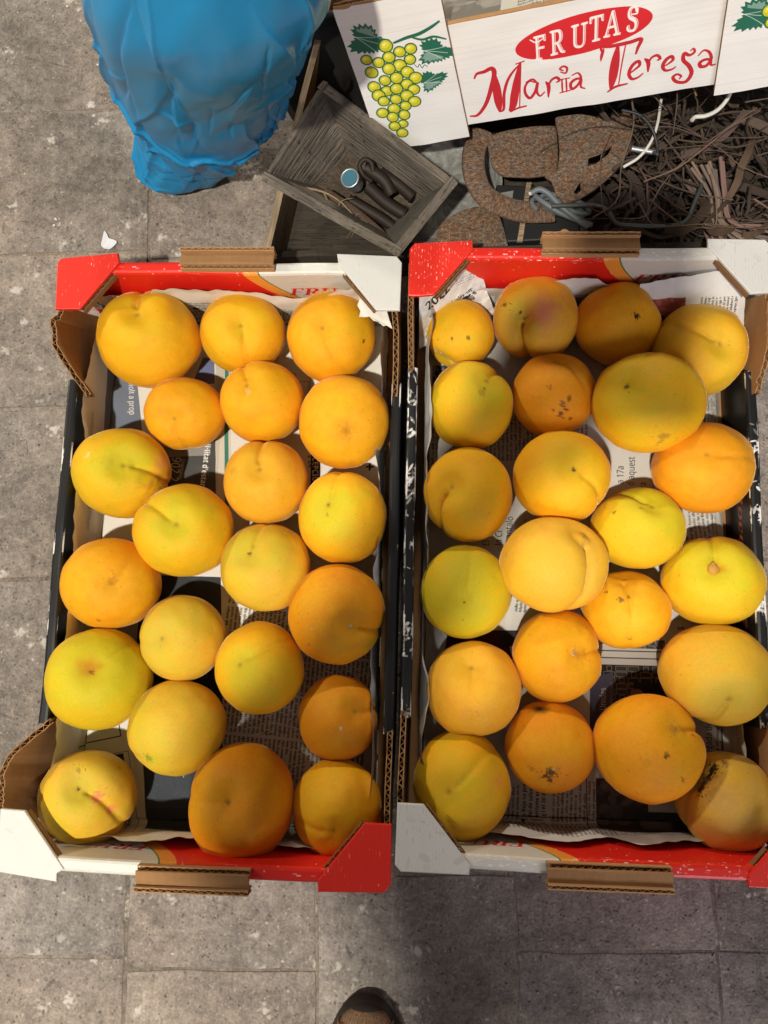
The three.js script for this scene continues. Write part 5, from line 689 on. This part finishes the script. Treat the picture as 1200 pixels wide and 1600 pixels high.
// ---------------------------------------------------------------- white fruit box with its print
{
  const lip = [0.0827, 0.0986][1] + 0.002, O = V(-0.04232, 0.06000, -0.43826), ex = V(0.97432, 0.22491, -0.01075), ey = V(-0.22281, 0.95615, -0.19007), ez = V(-0.03247, 0.18758, 0.98171), W = 0.3557, Hh = 0.1357;
  const box = thing('fruit_box', 'white cardboard fruit box with red lettering and green grapes leaning over scrap', 'box');
  box.matrixAutoUpdate = true; box.position.copy(O); box.quaternion.setFromRotationMatrix(new THREE.Matrix4().makeBasis(ex, ey, ez));
  const B = (p) => [p[0], p[1]], PX = 5200;
  const print = (w0, h0, draw) => canvasTex(Math.round(w0 * PX), Math.round(h0 * PX), (c, w, h) => { c.fillStyle = '#e9e7e3'; c.fillRect(0, 0, w, h); const r = rng(w); for (let i = 0; i < 90; i++) { c.fillStyle = `rgba(120,116,110,${0.02 + 0.05 * r()})`; c.fillRect(0, r() * h, w, 1 + 2 * r()); } for (let i = 0; i < 150; i++) { c.fillStyle = `rgba(110,90,66,${0.04 + 0.14 * r() * r()})`; c.fillRect(r() * w, r() * h, 1 + 5 * r(), 1 + 8 * r() * r()); } c.lineJoin = c.lineCap = 'round'; draw(c, w, h); });
  // stroke whose width swells along it
  const brush = (c, pts, w0, w1, col) => { const cu = new THREE.CatmullRomCurve3(pts.map(([x, y]) => V(x, y, 0))), n = 44; c.strokeStyle = col; for (let i = 0; i < n; i++) { const a = cu.getPoint(i / n), b = cu.getPoint((i + 1) / n), t = i / n; c.lineWidth = lerp(w0, w1, Math.sin(t * Math.PI)) * (c.thick || 1); c.beginPath(); c.moveTo(a.x, a.y); c.lineTo(b.x, b.y); c.stroke(); } };
  const front = print(W - 0.004, lip - 0.003, (c, w, h0) => { const h = h0 + 0.003 * PX; c.translate(-0.004 * PX, 0);
    // metres from the lower left corner of the board
    c.thick = 1.9; const T = (p) => [p[0] * PX, h - p[1] * PX], red = '#c2262f';
    const e = [[0.1294, 0.0658], [0.2303, 0.0774], [0.1781, 0.0887], [0.1868, 0.0512]].map(T); const cx = (e[0][0] + e[1][0]) / 2, cy = (e[0][1] + e[1][1]) / 2, a = Math.atan2(e[1][1] - e[0][1], e[1][0] - e[0][0]), rx = Math.hypot(e[1][0] - e[0][0], e[1][1] - e[0][1]) / 2;
    c.fillStyle = '#d2232c'; c.beginPath(); c.ellipse(cx, cy, rx * 1.02, rx * 0.335, a + 0.03, 0, 7); c.fill();
    const letters = [['F', [0.1416, 0.0555], 0.95], ['R', [0.1544, 0.0576], 0.95], ['U', [0.1709, 0.0599], 0.9], ['T', [0.1846, 0.0627], 0.95], ['A', [0.1957, 0.0643], 0.95], ['S', [0.2118, 0.0658], 0.9]];
    for (const [s, p, k] of letters) { const q = T(p); c.save(); c.translate(q[0], q[1]); c.rotate(a * 0.55); c.transform(0.6, 0, -0.1, 1.1 * k, 0, 0); c.font = '148px serif'; c.lineWidth = 3.4; c.strokeStyle = '#f3ece6'; c.fillStyle = '#f3ece6'; c.fillText(s, 0, 0); c.strokeText(s, 6, 0); c.restore(); }
    for (const s of [[[0.1403, 0.075], [0.145, 0.0718], [0.1501, 0.0741]], [[0.1456, 0.0553], [0.1495, 0.0532], [0.1537, 0.0548]], [[0.215, 0.0854], [0.2191, 0.0855], [0.2202, 0.0806], [0.2165, 0.0804]]]) brush(c, s.map(T), 2.4, 3.2, '#f3ece6');
    const L = (...s) => s.map((q) => T(q));
    // M
    brush(c, L([0.0924, 0.0493], [0.0951, 0.0531], [0.101, 0.0537], [0.1076, 0.0555], [0.1092, 0.052], [0.1054, 0.0389], [0.0974, 0.0207], [0.0887, 0.0114], [0.0832, 0.0118]), 4, 11, red);
    brush(c, L([0.1085, 0.0546], [0.109, 0.0382], [0.109, 0.0216], [0.1089, 0.0114]), 4, 20, red);
    brush(c, L([0.1089, 0.0114], [0.1117, 0.0122], [0.115, 0.0304], [0.1209, 0.0446], [0.1303, 0.0549]), 3, 7, red);
    brush(c, L([0.1303, 0.0549], [0.1268, 0.0408], [0.123, 0.0254], [0.1202, 0.0146], [0.1176, 0.011]), 5, 19, red);
    brush(c, L([0.1314, 0.0559], [0.129, 0.0372], [0.1261, 0.0134]), 2.5, 3, red); brush(c, L([0.1273, 0.0556], [0.1341, 0.0571]), 3, 3, red); brush(c, L([0.118, 0.0095], [0.1249, 0.0122], [0.1315, 0.0129]), 4, 5, red);
    // aria
    brush(c, L([0.1409, 0.0347], [0.1369, 0.0368], [0.1329, 0.0332], [0.1322, 0.0255], [0.1354, 0.0202], [0.1401, 0.0252], [0.1429, 0.0336], [0.1417, 0.0248], [0.144, 0.0204], [0.1479, 0.0235]), 3, 7, red);
    brush(c, L([0.1337, 0.0362], [0.1391, 0.0382], [0.1429, 0.0336]), 3, 5, red);
    brush(c, L([0.1497, 0.0335], [0.1515, 0.0293], [0.1507, 0.0183]), 3, 9, red); brush(c, L([0.1514, 0.028], [0.1544, 0.0344], [0.1586, 0.036], [0.1605, 0.0325], [0.1583, 0.031]), 3, 7, red);
    for (const d of [0, 6]) brush(c, L([0.1626 + d * 0.00058, 0.0333], [0.1625 + d * 0.00058, 0.0205]), 3, 4, red); brush(c, L([0.1605, 0.0331], [0.1688, 0.0332]), 3, 3, red); brush(c, L([0.1604, 0.0203], [0.1688, 0.0211]), 3, 3, red);
    brush(c, L([0.162, 0.0409], [0.1659, 0.0388], [0.1672, 0.0435], [0.1642, 0.0459], [0.1616, 0.044], [0.164, 0.0417]), 3, 5, red);
    brush(c, L([0.1709, 0.0353], [0.1755, 0.0368], [0.1779, 0.0313], [0.1746, 0.0244], [0.1704, 0.0221], [0.1695, 0.0274], [0.1738, 0.0309], [0.1778, 0.0301], [0.1776, 0.0225], [0.1807, 0.0206]), 3, 7, red);
    // T
    brush(c, L([0.1947, 0.0519], [0.1942, 0.0566], [0.2014, 0.0562], [0.2158, 0.0571], [0.2238, 0.0582], [0.2217, 0.0508], [0.2204, 0.0458]), 4, 9, red); brush(c, L([0.1936, 0.0445], [0.1947, 0.0507], [0.1961, 0.0551]), 2, 7, red);
    brush(c, L([0.2067, 0.0557], [0.2049, 0.0427], [0.2031, 0.0279], [0.2016, 0.0175]), 6, 20, red); brush(c, L([0.2129, 0.0583], [0.2103, 0.0415], [0.2077, 0.02]), 2.5, 3, red); brush(c, L([0.1991, 0.0142], [0.2052, 0.018], [0.2143, 0.0187]), 4, 6, red);
    // eresa
    brush(c, L([0.2151, 0.0272], [0.2199, 0.0305], [0.2237, 0.0339], [0.2226, 0.0377], [0.2183, 0.0351], [0.2156, 0.0277], [0.2182, 0.0222], [0.2227, 0.0225], [0.2265, 0.0254]), 3, 8, red);
    brush(c, L([0.2274, 0.0391], [0.23, 0.0356], [0.2304, 0.0264]), 3, 9, red); brush(c, L([0.2301, 0.0338], [0.2327, 0.0391], [0.2364, 0.0407], [0.239, 0.0372], [0.2372, 0.0358]), 3, 7, red);
    brush(c, L([0.242, 0.0289], [0.2461, 0.0316], [0.2488, 0.0345], [0.2476, 0.0377], [0.2439, 0.0356], [0.2414, 0.0296], [0.2437, 0.0249], [0.2485, 0.0251], [0.2513, 0.0269]), 3, 8, red);
    brush(c, L([0.2615, 0.04], [0.2633, 0.0413], [0.2645, 0.0382], [0.261, 0.036], [0.257, 0.0386], [0.2565, 0.0329], [0.2614, 0.0259], [0.2641, 0.0181], [0.2604, 0.0102], [0.2534, 0.0117], [0.2501, 0.0168], [0.2528, 0.0193], [0.2564, 0.0167], [0.2552, 0.0145]), 3, 9, red);
    brush(c, L([0.2677, 0.034], [0.2711, 0.0379], [0.275, 0.0359], [0.2777, 0.0284], [0.2746, 0.0225], [0.2708, 0.0227], [0.2694, 0.0266], [0.273, 0.0288], [0.2774, 0.0273], [0.2784, 0.0223], [0.2813, 0.0223]), 3, 8, red);
  });
  const leaf = (c, x, y, s, a, half) => { c.save(); c.translate(x, y); c.rotate(a); const edge = []; for (let i = 0; i <= 44; i++) { const t = i / 44 * 6.283, lobes = 1 + 0.22 * Math.cos(3 * t) + 0.1 * Math.cos(5 * t + 1), q = s * lobes * (1 + 0.11 * (i % 2 ? 1 : -1)); edge.push([Math.cos(t) * q, Math.sin(t) * q * 0.8]); } c.beginPath(); edge.forEach(([u, v], i) => c[i ? 'lineTo' : 'moveTo'](u, v)); c.closePath(); c.fillStyle = '#1f6650'; c.fill(); c.beginPath(); edge.slice(half ? 4 : 26, half ? 22 : 42).forEach(([u, v], i) => c[i ? 'lineTo' : 'moveTo'](u * 0.8, v * 0.8)); c.closePath(); c.fillStyle = '#7fa093'; c.fill(); c.strokeStyle = '#dfe6df'; c.lineWidth = 2; for (const k of [-0.5, 0, 0.6]) { c.beginPath(); c.moveTo(-s * 0.7, 0); c.quadraticCurveTo(0, k * s * 0.3, s * 0.8, k * s); c.stroke(); } c.restore(); };
  const bunch = (c, h, x0, all) => {
    const T = (p) => [(p[0] - x0) * PX, h - p[1] * PX];
    const G = [[0.0298, 0.0993], [0.0395, 0.092], [0.0487, 0.093], [0.0113, 0.0904], [0.0203, 0.0861], [0.0297, 0.0889], [0.0459, 0.0836], [0.0364, 0.0797], [0.027, 0.0787], [0.0121, 0.0781], [0.0411, 0.0726], [0.021, 0.0687], [0.031, 0.0691], [0.0466, 0.0659], [0.0379, 0.0614], [0.0103, 0.064], [0.0425, 0.0553], [0.0198, 0.0581], [0.0284, 0.0589], [0.0117, 0.0552], [0.0352, 0.0503], [0.0252, 0.0485], [0.0145, 0.0487], [0.0403, 0.0433], [0.0317, 0.0404], [0.0211, 0.0392], [0.0102, 0.0373], [0.0284, 0.0315], [0.0178, 0.0309], [0.025, 0.0223], [0.017, 0.0211], [0.0218, 0.0121]];
    if (all) { brush(c, [[0.0751, 0.1111], [0.0673, 0.1074], [0.0579, 0.104], [0.0474, 0.1029], [0.037, 0.1006]].map(T), 9, 15, '#1f6650'); brush(c, [[0.0501, 0.1034], [0.0593, 0.0987], [0.0687, 0.0994], [0.0775, 0.0953]].map(T), 6, 11, '#1f6650'); }
    for (const [p, s, a, f] of all ? [[[0.0171, 0.1066], 76, 0.5, 0], [[0.067, 0.0862], 66, 0.3, 1], [[0.059, 0.0607], 56, -0.2, 1]] : [[[0.3046, 0.0653], 76, 0.3, 0]]) { const q = T(p); leaf(c, q[0], q[1], s, a, f); }
    const r = rng(4); for (const p of all ? G : [[0.3128, 0.0676], [0.3158, 0.0577]]) { const q = T(p), s = 23 + 6 * r(); c.beginPath(); c.arc(q[0], q[1], s + 3, 0, 7); c.fillStyle = '#25643c'; c.fill(); c.beginPath(); c.arc(q[0], q[1], s - 2.5, 0, 7); c.fillStyle = '#c9c229'; c.fill(); c.beginPath(); c.ellipse(q[0] - 3, q[1] - 5, s * 0.66, s * 0.5, -0.3, 0, 7); c.fillStyle = '#e0da3c'; c.fill(); c.beginPath(); c.ellipse(q[0] - 6, q[1] - 8, s * 0.3, s * 0.18, -0.5, 0, 7); c.fillStyle = '#f1efa0'; c.fill(); }
    if (all) brush(c, [[0.0484, 0.0783], [0.0504, 0.0755], [0.0526, 0.078], [0.0539, 0.0742], [0.0565, 0.0766], [0.0582, 0.0744]].map(T), 3, 3, '#1f6650');
  };
  const panel = (x0, y0, x1, y1, z, t, tex, name) => {
    const g = merge([grid(40, 14, (u, v) => { const x = lerp(x0, x1, u), y = lerp(y0, y1, v); return [x, y, z + 0.0011 * noise(x * 40, y * 40, z * 90) + 0.0006 * noise(x * 20, y * 210, 3)]; })]);
    const body = new RoundedBoxGeometry(x1 - x0, y1 - y0, t, 2, 0.0008).translate((x0 + x1) / 2, (y0 + y1) / 2, z - t / 2 - 0.0014);
    const m = mesh(name, g, std({ map: tex, roughness: 0.62 }), box); mesh('board_core', metreUV(body), M.kraft, m); return m;
  };
  panel(0.004, 0.003, W, lip, -0.004, 0.004, front, 'front_panel');
  const c1 = [0.0799, -0.0012][0], c2 = [0.2825, 0.0081][0];
  panel(-0.002, -0.004, c1, Hh + 0.001, 0.003, 0.004, print(c1 + 0.002, Hh + 0.005, (c, w, h) => bunch(c, h - 0.004 * PX, -0.002, true)), 'grape_panel').userData.label = 'corner panel printed with a bunch of green grapes';
  panel(c2, -0.001, W + 0.003, Hh + 0.002, 0.003, 0.004, print(W + 0.003 - c2, Hh + 0.003, (c, w, h) => bunch(c, h - 0.001 * PX, c2, false)), 'end_panel');
  const edge = (x0, x1, y, z, seed) => { const g = board([[x0, 0], [x1, 0]], [[x0, 0], [x1, 0]], () => -0.006, () => 0.001, 0.0048, seed, 0.006, 0.0014); const q = merge(g); q.translate(0, y, z); return q; };
  mesh('raw_edge', edge(-0.001, c1, Hh + 0.0015, 0.0002, 3), M.kraftPale, box);
  const inner = std({ map: kraftMap, roughness: 0.9 });
  mesh('end_wall', metreUV(new RoundedBoxGeometry(0.005, Hh, 0.24, 2, 0.001).translate(0.0015, Hh / 2, -0.13)), inner, box);
  mesh('end_wall', metreUV(new RoundedBoxGeometry(0.005, Hh, 0.24, 2, 0.001).translate(W - 0.003, Hh / 2, -0.13)), inner, box);
  mesh('back_wall', metreUV(new RoundedBoxGeometry(W, Hh, 0.005, 2, 0.001).translate(W / 2, Hh / 2, -0.252)), inner, box);
  mesh('bottom', metreUV(new RoundedBoxGeometry(W - 0.01, 0.005, 0.24, 2, 0.001).translate(W / 2, 0.006, -0.128)), inner, box);
  // newspaper turned over inside it
  const np = canvasTex(1024, 512, (c, w, h) => { paperGround(c, w, h, 21, [188, 184, 174]); halftone(c, 40, 300, 300, 190, 6, [110, 106, 98], [176, 170, 160]); for (let i = 0; i < 4; i++) column(c, 380 + i * 158, 300, 146, 190, 14, 120 + i, 0.6); c.fillStyle = INK; c.fillRect(20, 288, 990, 2); });
  const g = grid(60, 24, (u, v) => { const x = lerp(0.006, W - 0.01, u), t = v * 0.2; const y = lip - 0.006 - t * 0.3; return [x, y + 0.003 * noise(u * 9, v * 5, 2) + 0.004 * noise(u * 3, v * 3, 9), -0.0105 - t + 0.002 * noise(u * 14, 2, v * 4)]; }, (u, v) => [u, v]);
  const paper = mesh('newspaper_sheet', g, std({ map: np, roughness: 0.93, side: THREE.DoubleSide })); paper.position.copy(O); paper.quaternion.copy(box.quaternion); tag(paper, 'newspaper sheet lying inside the white fruit box', 'newspaper');
}

// ---------------------------------------------------------------- scraps on the floor
{ const r = rng(61), list = []; for (let k = 0; k < 190; k++) { const x = -0.75 + 1.4 * r(), z = -0.8 + 1.35 * r(), q = 0.0006 + 0.0016 * r() ** 3; const g = new THREE.IcosahedronGeometry(q, 0); g.scale(1 + r(), 0.5 + 0.3 * r(), 1 + 0.6 * r()); g.rotateY(r() * 6); g.translate(x, 0.0012 + q * 0.3, z); const t = r() < 0.6 ? 0.5 + 0.2 * r() : 0.12 + 0.1 * r(); list.push(tintGeo(g, t, t * 0.95, t * 0.87)); }
  const m = mesh('grit', list, std({ vertexColors: true, roughness: 0.9 })); m.userData.kind = 'stuff'; tag(m, 'loose grit and crumbs scattered over the concrete', 'grit'); }
{ const c = [-0.318, 0, -0.3742]; const o = smoothOutline([[-0.3228, -0.3845], [-0.3199, -0.3811], [-0.3176, -0.377], [-0.3108, -0.3742], [-0.3087, -0.3715], [-0.3117, -0.3681], [-0.316, -0.3653], [-0.3219, -0.366], [-0.3248, -0.3694], [-0.324, -0.3756]], 40, 0.4); const g = plate(o, 0.0012, 0.0014, 0.0003); const p = g.attributes.position; for (let i = 0; i < p.count; i++) p.setY(i, p.getY(i) + 0.004 * Math.abs(p.getX(i) - c[0]) / 0.008 * 0.4); g.computeVertexNormals(); tag(mesh('plaster_flake', g, std({ color: new THREE.Color().setRGB(0.62, 0.63, 0.66), roughness: 0.8 })), 'white curled flake of plaster on the concrete below the blue sack', 'flake'); }
// torn newspaper corners showing over the linings
const scrap = (name, pts, y, lift, label, tone) => { const o = plate(pts, 0, 0.0006, 0.0001); const p = o.attributes.position; for (let i = 0; i < p.count; i++) { const [u, v] = [p.getX(i), p.getZ(i)]; p.setY(i, p.getY(i) + y + lift(u, v)); } o.computeVertexNormals(); return tag(mesh(name, metreUV(o), std({ color: new THREE.Color().setRGB(...tone), roughness: 0.92, side: THREE.DoubleSide })), label, 'newspaper'); };
scrap('newspaper_scrap', [[-0.2824, 0.1867], [-0.2679, 0.1847], [-0.2462, 0.1804], [-0.2399, 0.1812], [-0.2557, 0.193], [-0.2692, 0.194]], 0.066, (u, v) => 0.003 * noise(u * 60, v * 60), 'plain folded newspaper corner by the near left flap of the left crate', [0.5, 0.47, 0.4]);
scrap('newspaper_scrap', [[-0.0599, -0.2898], [-0.0544, -0.2863], [-0.0509, -0.2812], [-0.0442, -0.2737], [-0.0397, -0.2681], [-0.0331, -0.2647], [-0.0313, -0.259], [-0.0278, -0.2483], [-0.0328, -0.2516], [-0.0355, -0.2505], [-0.0404, -0.2544], [-0.0442, -0.2555], [-0.0476, -0.2595], [-0.0519, -0.2589], [-0.0563, -0.2594], [-0.0554, -0.2646], [-0.0582, -0.2691], [-0.0562, -0.2748], [-0.0591, -0.2811]], 0.09, (u, v) => 0.003 * noise(u * 70, v * 70), 'torn newspaper corner sticking out under the white flap of the left crate', [0.72, 0.69, 0.6]);

// ---------------------------------------------------------------- the person who holds the camera: only a shoe tip is in the picture
{
  const blob = (caps, res, k = 0.035) => {
    const lo = V(9, 9, 9), hi = V(-9, -9, -9); for (const [a, b, ra, rb] of caps) for (const [p, r] of [[a, ra], [b, rb]]) { lo.min(V(p[0] - r, p[1] - r, p[2] - r)); hi.max(V(p[0] + r, p[1] + r, p[2] + r)); }
    const c = lo.clone().add(hi).multiplyScalar(0.5), half = Math.max(hi.x - lo.x, hi.y - lo.y, hi.z - lo.z) / 2 * 1.12; const mc = new MarchingCubes(res, M.black, false, false, 400000); mc.isolation = 0;
    for (let z = 0; z < res; z++) for (let y = 0; y < res; y++) for (let x = 0; x < res; x++) {
      const q = [c.x + (x / res * 2 - 1) * half, c.y + (y / res * 2 - 1) * half, c.z + (z / res * 2 - 1) * half]; let m = 1e9;
      for (const [a, b, ra, rb] of caps) { const ab = [b[0] - a[0], b[1] - a[1], b[2] - a[2]], ap = [q[0] - a[0], q[1] - a[1], q[2] - a[2]], L = ab[0] ** 2 + ab[1] ** 2 + ab[2] ** 2 || 1e-9, t = clamp((ab[0] * ap[0] + ab[1] * ap[1] + ab[2] * ap[2]) / L); const d = Math.hypot(ap[0] - ab[0] * t, ap[1] - ab[1] * t, ap[2] - ab[2] * t) - lerp(ra, rb, t); if (m > 1e8) m = d; else { const h = clamp(0.5 + 0.5 * (m - d) / k); m = lerp(m, d, h) - k * h * (1 - h); } }
      mc.field[x + y * res + z * res * res] = -m;
    }
    mc.update(); const n = mc.count ?? mc.geometry.drawRange.count, pos = mc.positionArray.slice(0, n * 3), nor = mc.normalArray.slice(0, n * 3);
    for (let i = 0; i < n; i++) { pos[i * 3] = c.x + pos[i * 3] * half; pos[i * 3 + 1] = c.y + pos[i * 3 + 1] * half; pos[i * 3 + 2] = c.z + pos[i * 3 + 2] * half; }
    const g = new THREE.BufferGeometry(); g.setAttribute('position', new THREE.BufferAttribute(pos, 3)); g.setAttribute('normal', new THREE.BufferAttribute(nor, 3)); return g;
  };
  const skin = std({ color: new THREE.Color().setRGB(0.42, 0.24, 0.16), roughness: 0.6 }), cloth = std({ color: new THREE.Color().setRGB(0.05, 0.055, 0.07), roughness: 0.95 }), jean = std({ color: new THREE.Color().setRGB(0.035, 0.045, 0.07), roughness: 0.95 });
  const me = thing('person', 'person standing at the bottom edge, only the dark toe of one shoe in view', 'person');
  const hipL = [-0.10, 0.86, 0.62], hipR = [0.09, 0.86, 0.62], footL = [[-0.0359, 0.05, 0.3109][0], 0.09, 0.60], footR = [0.15, 0.09, 0.62], neck = [0.03, 1.37, 0.50], shL = [-0.18, 1.30, 0.53], shR = [0.17, 1.30, 0.53], elL = [-0.23, 1.00, 0.40], elR = [0.27, 1.02, 0.60], haL = [-0.055, 0.735, 0.075], haR = [0.255, 0.74, 0.52];
  mesh('jumper', blob([[[-0.02, 0.9, 0.62], [0.0, 1.22, 0.56], 0.17, 0.16], [[-0.10, 1.2, 0.55], [0.09, 1.22, 0.55], 0.125, 0.12], [shL, shR, 0.07, 0.07], [[0.02, 1.3, 0.53], neck, 0.08, 0.06], [shL, elL, 0.056, 0.043], [elL, [lerp(elL[0], haL[0], 0.72), lerp(elL[1], haL[1], 0.72), lerp(elL[2], haL[2], 0.72)], 0.043, 0.031], [shR, elR, 0.062, 0.05], [elR, [lerp(elR[0], haR[0], 0.72), lerp(elR[1], haR[1], 0.72), lerp(elR[2], haR[2], 0.72)], 0.05, 0.037]], 72), cloth, me);
  mesh('trousers', blob([[[-0.08, 0.9, 0.62], [0.06, 0.9, 0.62], 0.13, 0.13], [hipL, [-0.08, 0.48, 0.605], 0.098, 0.066], [[-0.08, 0.48, 0.605], footL, 0.066, 0.052], [hipR, [0.14, 0.48, 0.605], 0.098, 0.066], [[0.14, 0.48, 0.605], footR, 0.066, 0.052]], 72), jean, me);
  const head = [[[0.03, 1.47, 0.45], [0.03, 1.53, 0.465], 0.075, 0.088], [neck, [0.03, 1.46, 0.475], 0.055, 0.055], [[0.03, 1.475, 0.372], [0.03, 1.462, 0.358], 0.012, 0.014], [[0.03, 1.42, 0.4], [0.03, 1.43, 0.42], 0.035, 0.04], [[-0.055, 1.49, 0.47], [-0.058, 1.475, 0.468], 0.014, 0.012], [[0.115, 1.49, 0.47], [0.118, 1.475, 0.468], 0.014, 0.012]];
  const hand = (h, s) => { const w = 0.0085, caps = [[[h[0] - s * 0.03, h[1] + 0.075, h[2] + 0.085], [h[0] - s * 0.02, h[1] + 0.03, h[2] + 0.03], 0.024, 0.026], [[h[0] - s * 0.02, h[1] + 0.03, h[2] + 0.03], [h[0] - s * 0.008, h[1] + 0.014, h[2] - 0.02], 0.024, 0.02]]; for (let f = 0; f < 4; f++) { const z = h[2] + 0.028 - f * 0.0195, l = [0.032, 0.037, 0.036, 0.028][f]; caps.push([[h[0] - s * 0.008, h[1] + 0.02, z], [h[0] + s * 0.006, h[1] + 0.0255, z], w, w], [[h[0] + s * 0.006, h[1] + 0.0255, z], [h[0] + s * l, h[1] + 0.027, z - 0.003], w, w * 0.82]); } caps.push([[h[0] - s * 0.014, h[1] + 0.02, h[2] + 0.045], [h[0] + s * 0.012, h[1] + 0.03, h[2] + 0.062], 0.0115, 0.0105], [[h[0] + s * 0.012, h[1] + 0.03, h[2] + 0.062], [h[0] + s * 0.03, h[1] + 0.032, h[2] + 0.05], 0.0105, 0.009]); return caps; };
  const bodyCaps = [blob(head, 56, 0.03), blob(hand(haL, 1), 56, 0.006), blob(hand(haR, -1), 56, 0.006)];
  mesh('body', bodyCaps, skin, me);
  mesh('hair', blob([[[0.03, 1.515, 0.5], [0.03, 1.55, 0.475], 0.09, 0.093], [[-0.02, 1.585, 0.45], [0.08, 1.585, 0.45], 0.05, 0.05], [[0.03, 1.44, 0.53], [0.03, 1.52, 0.52], 0.06, 0.085]], 40, 0.03), std({ color: new THREE.Color().setRGB(0.03, 0.02, 0.015), roughness: 0.7 }), me);
  for (const s of [-1, 1]) { const e = mesh('eye', new THREE.SphereGeometry(0.0115, 16, 12), std({ color: new THREE.Color().setRGB(0.6, 0.58, 0.55), roughness: 0.2 }), me); e.position.set(0.03 + s * 0.032, 1.497, 0.388); }
  // shoes: upper of worn brown leather, dark rubber welt round the toe
  const tip = [-0.039, 0.02, 0.3085];
  for (const [x, z] of [[tip[0], tip[2]], [0.15, tip[2] + 0.06]]) {
    const L = 0.27, prof = (u) => lerp(0.034, 0.044, smooth(0.08, 0.4, u)) * Math.sqrt(Math.max(0, 1 - ((1 - clamp(u / 0.2)) ** 2))) * (1 - 0.16 * smooth(0.45, 0.65, u)) * Math.sqrt(Math.max(0, 1 - clamp((u - 0.85) / 0.15) ** 2));
    const us = []; for (let i = 0; i <= 70; i++) us.push(i < 34 ? 0.2 * (1 - Math.cos(i / 34 * Math.PI / 2)) : 0.2 + 0.8 * (i - 34) / 36);
    const outline = us.map((u) => [x - prof(u), z + L * u]); for (let i = 69; i > 0; i--) outline.push([x + prof(us[i]), z + L * us[i]]);
    const sh = new THREE.Group(); sh.name = 'shoe'; me.add(sh);
    const shell = (t0, t1, grow) => grid(56, 40, (u, v) => { const a = u * Math.PI, f = lerp(t0, t1, v), t = t0 === 0 && f < 0.2 ? 0.2 * (1 - Math.cos(f / 0.2 * Math.PI / 2)) : f, w = prof(t) * 0.94 + grow, hgt = lerp(0.03, 0.075, smooth(0.05, 0.5, t)) * Math.sqrt(clamp(t / 0.12)) + grow; return [x - Math.cos(a) * w, 0.016 + Math.sin(a) ** 0.75 * hgt, z + L * t]; });
    mesh('sole', plate(outline, 0.001, 0.019, 0.003), std({ color: new THREE.Color().setRGB(0.03, 0.027, 0.024), roughness: 0.75 }), sh);
    const leather = rustMap(19, 1.15);
    mesh('toe_cap', shell(0, 0.05, 0.0012), std({ color: new THREE.Color().setRGB(0.028, 0.024, 0.02), roughness: 0.6 }), sh);
    mesh('upper', shell(0.004, 0.97, 0), std({ map: scaled(leather, 3), color: new THREE.Color().setRGB(1.0, 0.92, 0.76), roughness: 0.75 }), sh);
    mesh('stitching', tube(Array.from({ length: 15 }, (_, i) => { const a = i / 14 * Math.PI, w = prof(0.053) * 0.94 + 0.0012; return [x - Math.cos(a) * w, 0.017 + Math.sin(a) ** 0.75 * (lerp(0.03, 0.075, smooth(0.05, 0.5, 0.053)) * Math.sqrt(0.44) + 0.001), z + L * 0.053]; }), 0.0009, 60, 6), M.kraftDark, sh);
  }
  const ph = thing('phone', 'phone held over the crates, outside the picture', 'phone', [0, 0.757, 0]);
  mesh('phone_shell', new RoundedBoxGeometry(0.076, 0.008, 0.15, 4, 0.0035).translate(0, 0, 0.045), M.black, ph);
  mesh('phone_screen', new THREE.BoxGeometry(0.07, 0.0006, 0.142).translate(0, 0.0046, 0.045), std({ color: new THREE.Color().setRGB(0.03, 0.03, 0.035), roughness: 0.15 }), ph);
}

// ---------------------------------------------------------------- lamps, out of the picture
for (const [p, label] of [[BULB, 'bare bulb hanging behind the person, outside the picture'], [BULB_2, 'bare bulb low beyond the fruit box, outside the picture'], [BULB_3, 'bare bulb low at the far left, outside the picture']]) {
  const t = thing('ceiling_bulb', label, 'lamp', p);
  mesh('glass', new THREE.SphereGeometry(0.03, 24, 16), std({ color: new THREE.Color(0, 0, 0), emissive: new THREE.Color().setRGB(1, 0.93, 0.82), emissiveIntensity: 3 }), t);
  mesh('socket', new THREE.CylinderGeometry(0.016, 0.018, 0.05, 20).translate(0, 0.055, 0), M.black, t);
  mesh('flex', new THREE.CylinderGeometry(0.003, 0.003, 0.5, 8).translate(0, 0.33, 0), M.black, t);
}
{
  const t = thing('window', 'daylit window behind the person at the right, outside the picture', 'window', [0.721, 1.51, 1.91]); t.lookAt(0.3, 0, 0.2);
  mesh('pane', new THREE.BoxGeometry(0.9, 1.1, 0.004).translate(0, 0, -0.012), std({ color: new THREE.Color(0, 0, 0), emissive: new THREE.Color().setRGB(0.92, 0.88, 1), emissiveIntensity: 1 }), t);
  for (const s of [-1, 1]) { mesh('frame', new THREE.BoxGeometry(0.05, 1.2, 0.05).translate(s * 0.475, 0, -0.01), M.woodPale, t); mesh('frame', new THREE.BoxGeometry(0.9, 0.05, 0.05).translate(0, s * 0.575, -0.01), M.woodPale, t); }
}
renderer.render(scene, camera);
